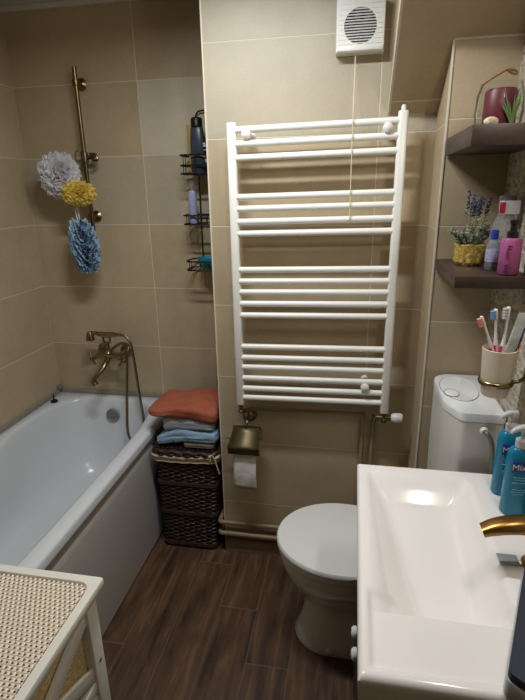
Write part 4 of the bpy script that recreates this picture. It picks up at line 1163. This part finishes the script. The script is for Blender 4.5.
tube_paste((UC.x-.002, UC.y-.010, cz+.014), (UC.x+.037, UC.y-.016, cz+.212), .0150, (mat('silver_tube', srgb(190, 202, 200), .35, noise=(70, .2, 0)), mat('silver_tube_end', srgb(212, 218, 222), .35, noise=(70, .12, 0)), mat('pale_crimp', srgb(222, 224, 226), .4, noise=(20, .03, 0))), 'pale silvery toothpaste tube leaning right in the cup')
tube_paste((UC.x+.014, UC.y+.0, cz+.014), (UC.x+.044, UC.y+.004, cz+.190), .0135, (mat('red_tube', srgb(206, 36, 44), .35, noise=(20, .05, 0)), mat('navy_tube', srgb(28, 44, 130), .35, noise=(20, .05, 0)), mat('navy_crimp', srgb(24, 38, 110), .4, noise=(20, .04, 0))), 'navy and red toothpaste tube at the right of the cup')

# ------------------------------------------------------------------ white hamper stool with cane top, left foreground
hs = thing('cane_hamper', 'white wooden hamper with woven cane top and crossed sides, left foreground', 'hamper', (-.71, .65, 0))
hx0, hx1, hy0, hy1, HT = -.853, -.541, .36, .836, .74
bm = BM(); fw = .021; ir = .03
outp = resample(roundpoly([(hx0, hy0), (hx1, hy0), (hx1, hy1), (hx0, hy1)], .006, 5), 240)
inp_raw = roundpoly([(hx0+fw, hy0+fw), (hx1-fw, hy0+fw), (hx1-fw, hy1-fw), (hx0+fw, hy1-fw)], ir, 8)
ccx, ccy = (hx0+hx1)/2, (hy0+hy1)/2
def ray_poly(P, ang):
    d = (math.cos(ang), math.sin(ang)); best = None
    for a, b in zip(P, P[1:]+P[:1]):
        ex, ey = b[0]-a[0], b[1]-a[1]; den = d[0]*ey-d[1]*ex
        if abs(den) < 1e-12: continue
        ax_, ay_ = a[0]-ccx, a[1]-ccy
        t_ = (ax_*ey-ay_*ex)/den; u_ = (ax_*d[1]-ay_*d[0])/den
        if t_ > 0 and -1e-6 <= u_ <= 1+1e-6: best = t_ if best is None else min(best, t_)
    return (ccx+d[0]*best, ccy+d[1]*best)
angs = [math.atan2(y-ccy, x-ccx) for x, y in outp]
inp = [ray_poly(inp_raw, a) for a in angs]
sec = [([(ccx+(x-ccx)*.99, ccy+(y-ccy)*.99) for x, y in outp], HT-.022), (outp, HT-.020), (outp, HT-.004), ([(ccx+(x-ccx)*.99, ccy+(y-ccy)*.993) for x, y in outp], HT), (inp, HT), ([(ccx+(x-ccx)*.985, ccy+(y-ccy)*.99) for x, y in inp], HT-.004), ([(ccx+(x-ccx)*.98, ccy+(y-ccy)*.985) for x, y in inp], HT-.022)]
rg = [[bm.verts.new((x, y, z)) for x, y in P] for P, z in sec]; rg.append(rg[0])
for a, b in zip(rg, rg[1:]):
    for k in range(240): bm.faces.new((a[k], a[(k+1) % 240], b[(k+1) % 240], b[k]))
top = obj('top_frame', bm, m_wwood, hs)
# cane webbing: cells with octagonal holes, alternate rows shifted by half a cell
bm = BM(); p = .0118; wx0, wx1, wy0, wy1 = hx0+fw-.001, hx1-fw+.001, hy0+fw-.001, hy1-fw+.001
ny_ = int((wy1-wy0)/(p*.84)); py = (wy1-wy0)/ny_; nx_ = int((wx1-wx0)/p); px = (wx1-wx0)/nx_
def inside(x, y):
    for (qx, qy) in ((hx0+fw+ir, hy0+fw+ir), (hx1-fw-ir, hy0+fw+ir), (hx0+fw+ir, hy1-fw-ir), (hx1-fw-ir, hy1-fw-ir)):
        ox = (x < qx) if qx < ccx else (x > qx); oy = (y < qy) if qy < ccy else (y > qy)
        if ox and oy and math.hypot(x-qx, y-qy) > ir+.004: return False
    return True
for j in range(ny_):
    sh_ = px/2 if j % 2 else 0
    for i in range(-1, nx_+1):
        cxx = wx0+px*(i+.5)+sh_; cyy = wy0+py*(j+.5)
        if cxx-px/2 < wx0-.004 or cxx+px/2 > wx1+.004 or not inside(cxx, cyy): continue
        o8, i8 = [], []
        for k in range(8):
            a = PI/8+k*PI/4; c_, s_ = math.cos(a), math.sin(a); q = max(abs(c_), abs(s_))
            k8 = k*PI/4; cc_, ss_ = math.cos(k8), math.sin(k8); qq = max(abs(cc_), abs(ss_))
            o8.append(bm.verts.new((cxx+cc_/qq*px/2, cyy+ss_/qq*py/2, HT-.0045+.0009*math.cos(4*k8))))
            i8.append(bm.verts.new((cxx+.0026*math.cos(k8), cyy+.0026*math.sin(k8), HT-.0068)))
        for k in range(8): bm.faces.new((o8[k], o8[(k+1) % 8], i8[(k+1) % 8], i8[k]))
o = obj('cane_webbing', bm, m_cane, top, label='woven cane panel', smooth=False)
obj('panel_backing', rbox(wx0+.004, wx1-.004, wy0+.004, wy1-.004, HT-.020, HT-.010), m_caneb, top)
lx0, lx1, ly0, ly1 = hx0+.022, hx1-.030, hy0+.03, hy1-.040
for x, y in ((lx0, ly0), (lx0, ly1), (lx1, ly0), (lx1, ly1)):
    obj('leg', rbox(x-.014, x+.014, y-.020, y+.020, 0, HT-.023, .002), m_wwood, hs)
def slat(bm, p, q, w, th):
    p, q = Vector(p), Vector(q); d = (q-p); L_ = d.length; d.normalize()
    t = rbox(-th/2, th/2, -w/2, w/2, 0, L_, .001)
    z = d; x = Vector((1, 0, 0)) if abs(p.x-q.x) < 1e-6 else Vector((0, 1, 0)); y = z.cross(x)
    merge(bm, t, Matrix.Translation(p) @ Matrix(((x.x, y.x, z.x, 0), (x.y, y.y, z.y, 0), (x.z, y.z, z.z, 0), (0, 0, 0, 1))))
for x in (lx0, lx1):
    bm = BM()
    slat(bm, (x, ly0+.015, .50), (x, ly1-.015, HT-.065), .034, .012); slat(bm, (x+.001, ly0+.015, HT-.065), (x+.001, ly1-.015, .50), .034, .010)
    obj('cross_brace', bm, m_wwood, hs)
    bm = BM(); slat(bm, (x, ly0+.015, .13), (x, ly1-.015, .43), .034, .012); slat(bm, (x+.001, ly0+.015, .43), (x+.001, ly1-.015, .13), .034, .010)
    obj('cross_brace', bm, m_wwood, hs)
    for z, wd in ((HT-.036, .026), (.465, .03), (.09, .03)): 
        bm = BM(); slat(bm, (x, ly0+.02, z), (x, ly1-.02, z), wd, .016); obj('side_rail', bm, m_wwood, hs)
for y in (ly0, ly1):
    for z in (HT-.04, .09):
        bm = BM(); slat(bm, (lx0+.014, y, z), (lx1-.014, y, z), .03, .016); obj('end_rail', bm, m_wwood, hs)
bm = BM(); box(bm, lx0+.010, lx1-.010, ly0+.012, ly1-.012, .12, HT-.06, .004)
obj('cane_bin', bm, mat('woven_bin', srgb(206, 180, 130), .8, noise=(140, .35, 1.0)), hs, label='woven straw coloured bin inside the frame')
obj('screw', lathe(BM(), [(0, 0), (.005, 0), (.005, .001), (0, .0015)], (lx1+.0142, ly1, .53), axis='X', seg=16), m_chrome, hs)

# ------------------------------------------------------------------ lamps
def area(name, loc, rot, sx, sy, power, col):
    l = bpy.data.lights.new(name, 'AREA'); l.shape = 'RECTANGLE'; l.size = sx; l.size_y = sy; l.energy = power; l.color = col
    o = bpy.data.objects.new(name, l); C.objects.link(o); o.location = loc; o.rotation_euler = rot; return o
lx, ly = -.42, 1.22
cl = thing('ceiling_light', 'long ceiling light with four round shades above the middle of the bathroom', 'lamp', (lx, ly, H))
obj('lamp_base', rbox(lx-.26, lx+.26, ly-.035, ly+.035, H-.018, H-.0005, .004), m_wpl, cl)
for i in range(4):
    x = lx+(i-1.5)*.125
    obj('lamp_shade', lathe(BM(), [(.020, 0), (.044, -.006), (.046, -.030), (.043, -.030), (.041, -.010), (.018, -.006), (.020, 0)], (x, ly, H-.0185), 32), m_wpl, cl)
    l = area('ceiling_light_bulb', (x, ly, H-.044), (0, 0, 0), .078, .078, 3.95, (.93, .97, 1)); l.data.shape = 'DISK'
ml = thing('mirror_light', 'slim wall lamp over the washbasin on the stone wall', 'lamp', (XR, .82, 2.08))
obj('lamp_housing', rbox(XR-.040, XR-.001, .66, .98, 2.085, 2.115, .004), m_chrome, ml)
area('mirror_light_tube', (XR-.05, .82, 2.075), (0, math.radians(38), 0), .05, .30, 4.0, (1, .92, .82))

w = bpy.data.worlds.new('world'); bpy.context.scene.world = w; w.use_nodes = True
w.node_tree.nodes['Background'].inputs[0].default_value = (.8, .85, 1, 1); w.node_tree.nodes['Background'].inputs[1].default_value = .1

# ------------------------------------------------------------------ camera
yaw, pit, rol = .184959, .315025, -.0180243
cy_, sy_, cp_, sp_ = math.cos(yaw), math.sin(yaw), math.cos(pit), math.sin(pit)
f = Vector((-sy_*cp_, cy_*cp_, -sp_)); r = Vector((cy_, sy_, 0)); u = r.cross(f)
c, s = math.cos(rol), math.sin(rol); r2 = c*r+s*u; u2 = c*u-s*r
cam = bpy.data.cameras.new('camera'); co = bpy.data.objects.new('camera', cam); C.objects.link(co)
cam.sensor_fit = 'HORIZONTAL'; cam.sensor_width = 36; cam.lens = 489.263/525*36; cam.clip_start = .02
M = Matrix((( r2.x, u2.x, -f.x, 0), (r2.y, u2.y, -f.y, 0), (r2.z, u2.z, -f.z, 1.5894), (0, 0, 0, 1)))
co.matrix_world = M
S = bpy.context.scene
S.camera = co
S.view_settings.view_transform = 'Standard'; S.view_settings.look = 'None'; S.view_settings.gamma = 1; S.view_settings.exposure = 0
S.view_settings.use_curve_mapping = False
S.cycles.max_bounces = 10; S.cycles.transmission_bounces = 8; S.cycles.caustics_reflective = False; S.cycles.caustics_refractive = False
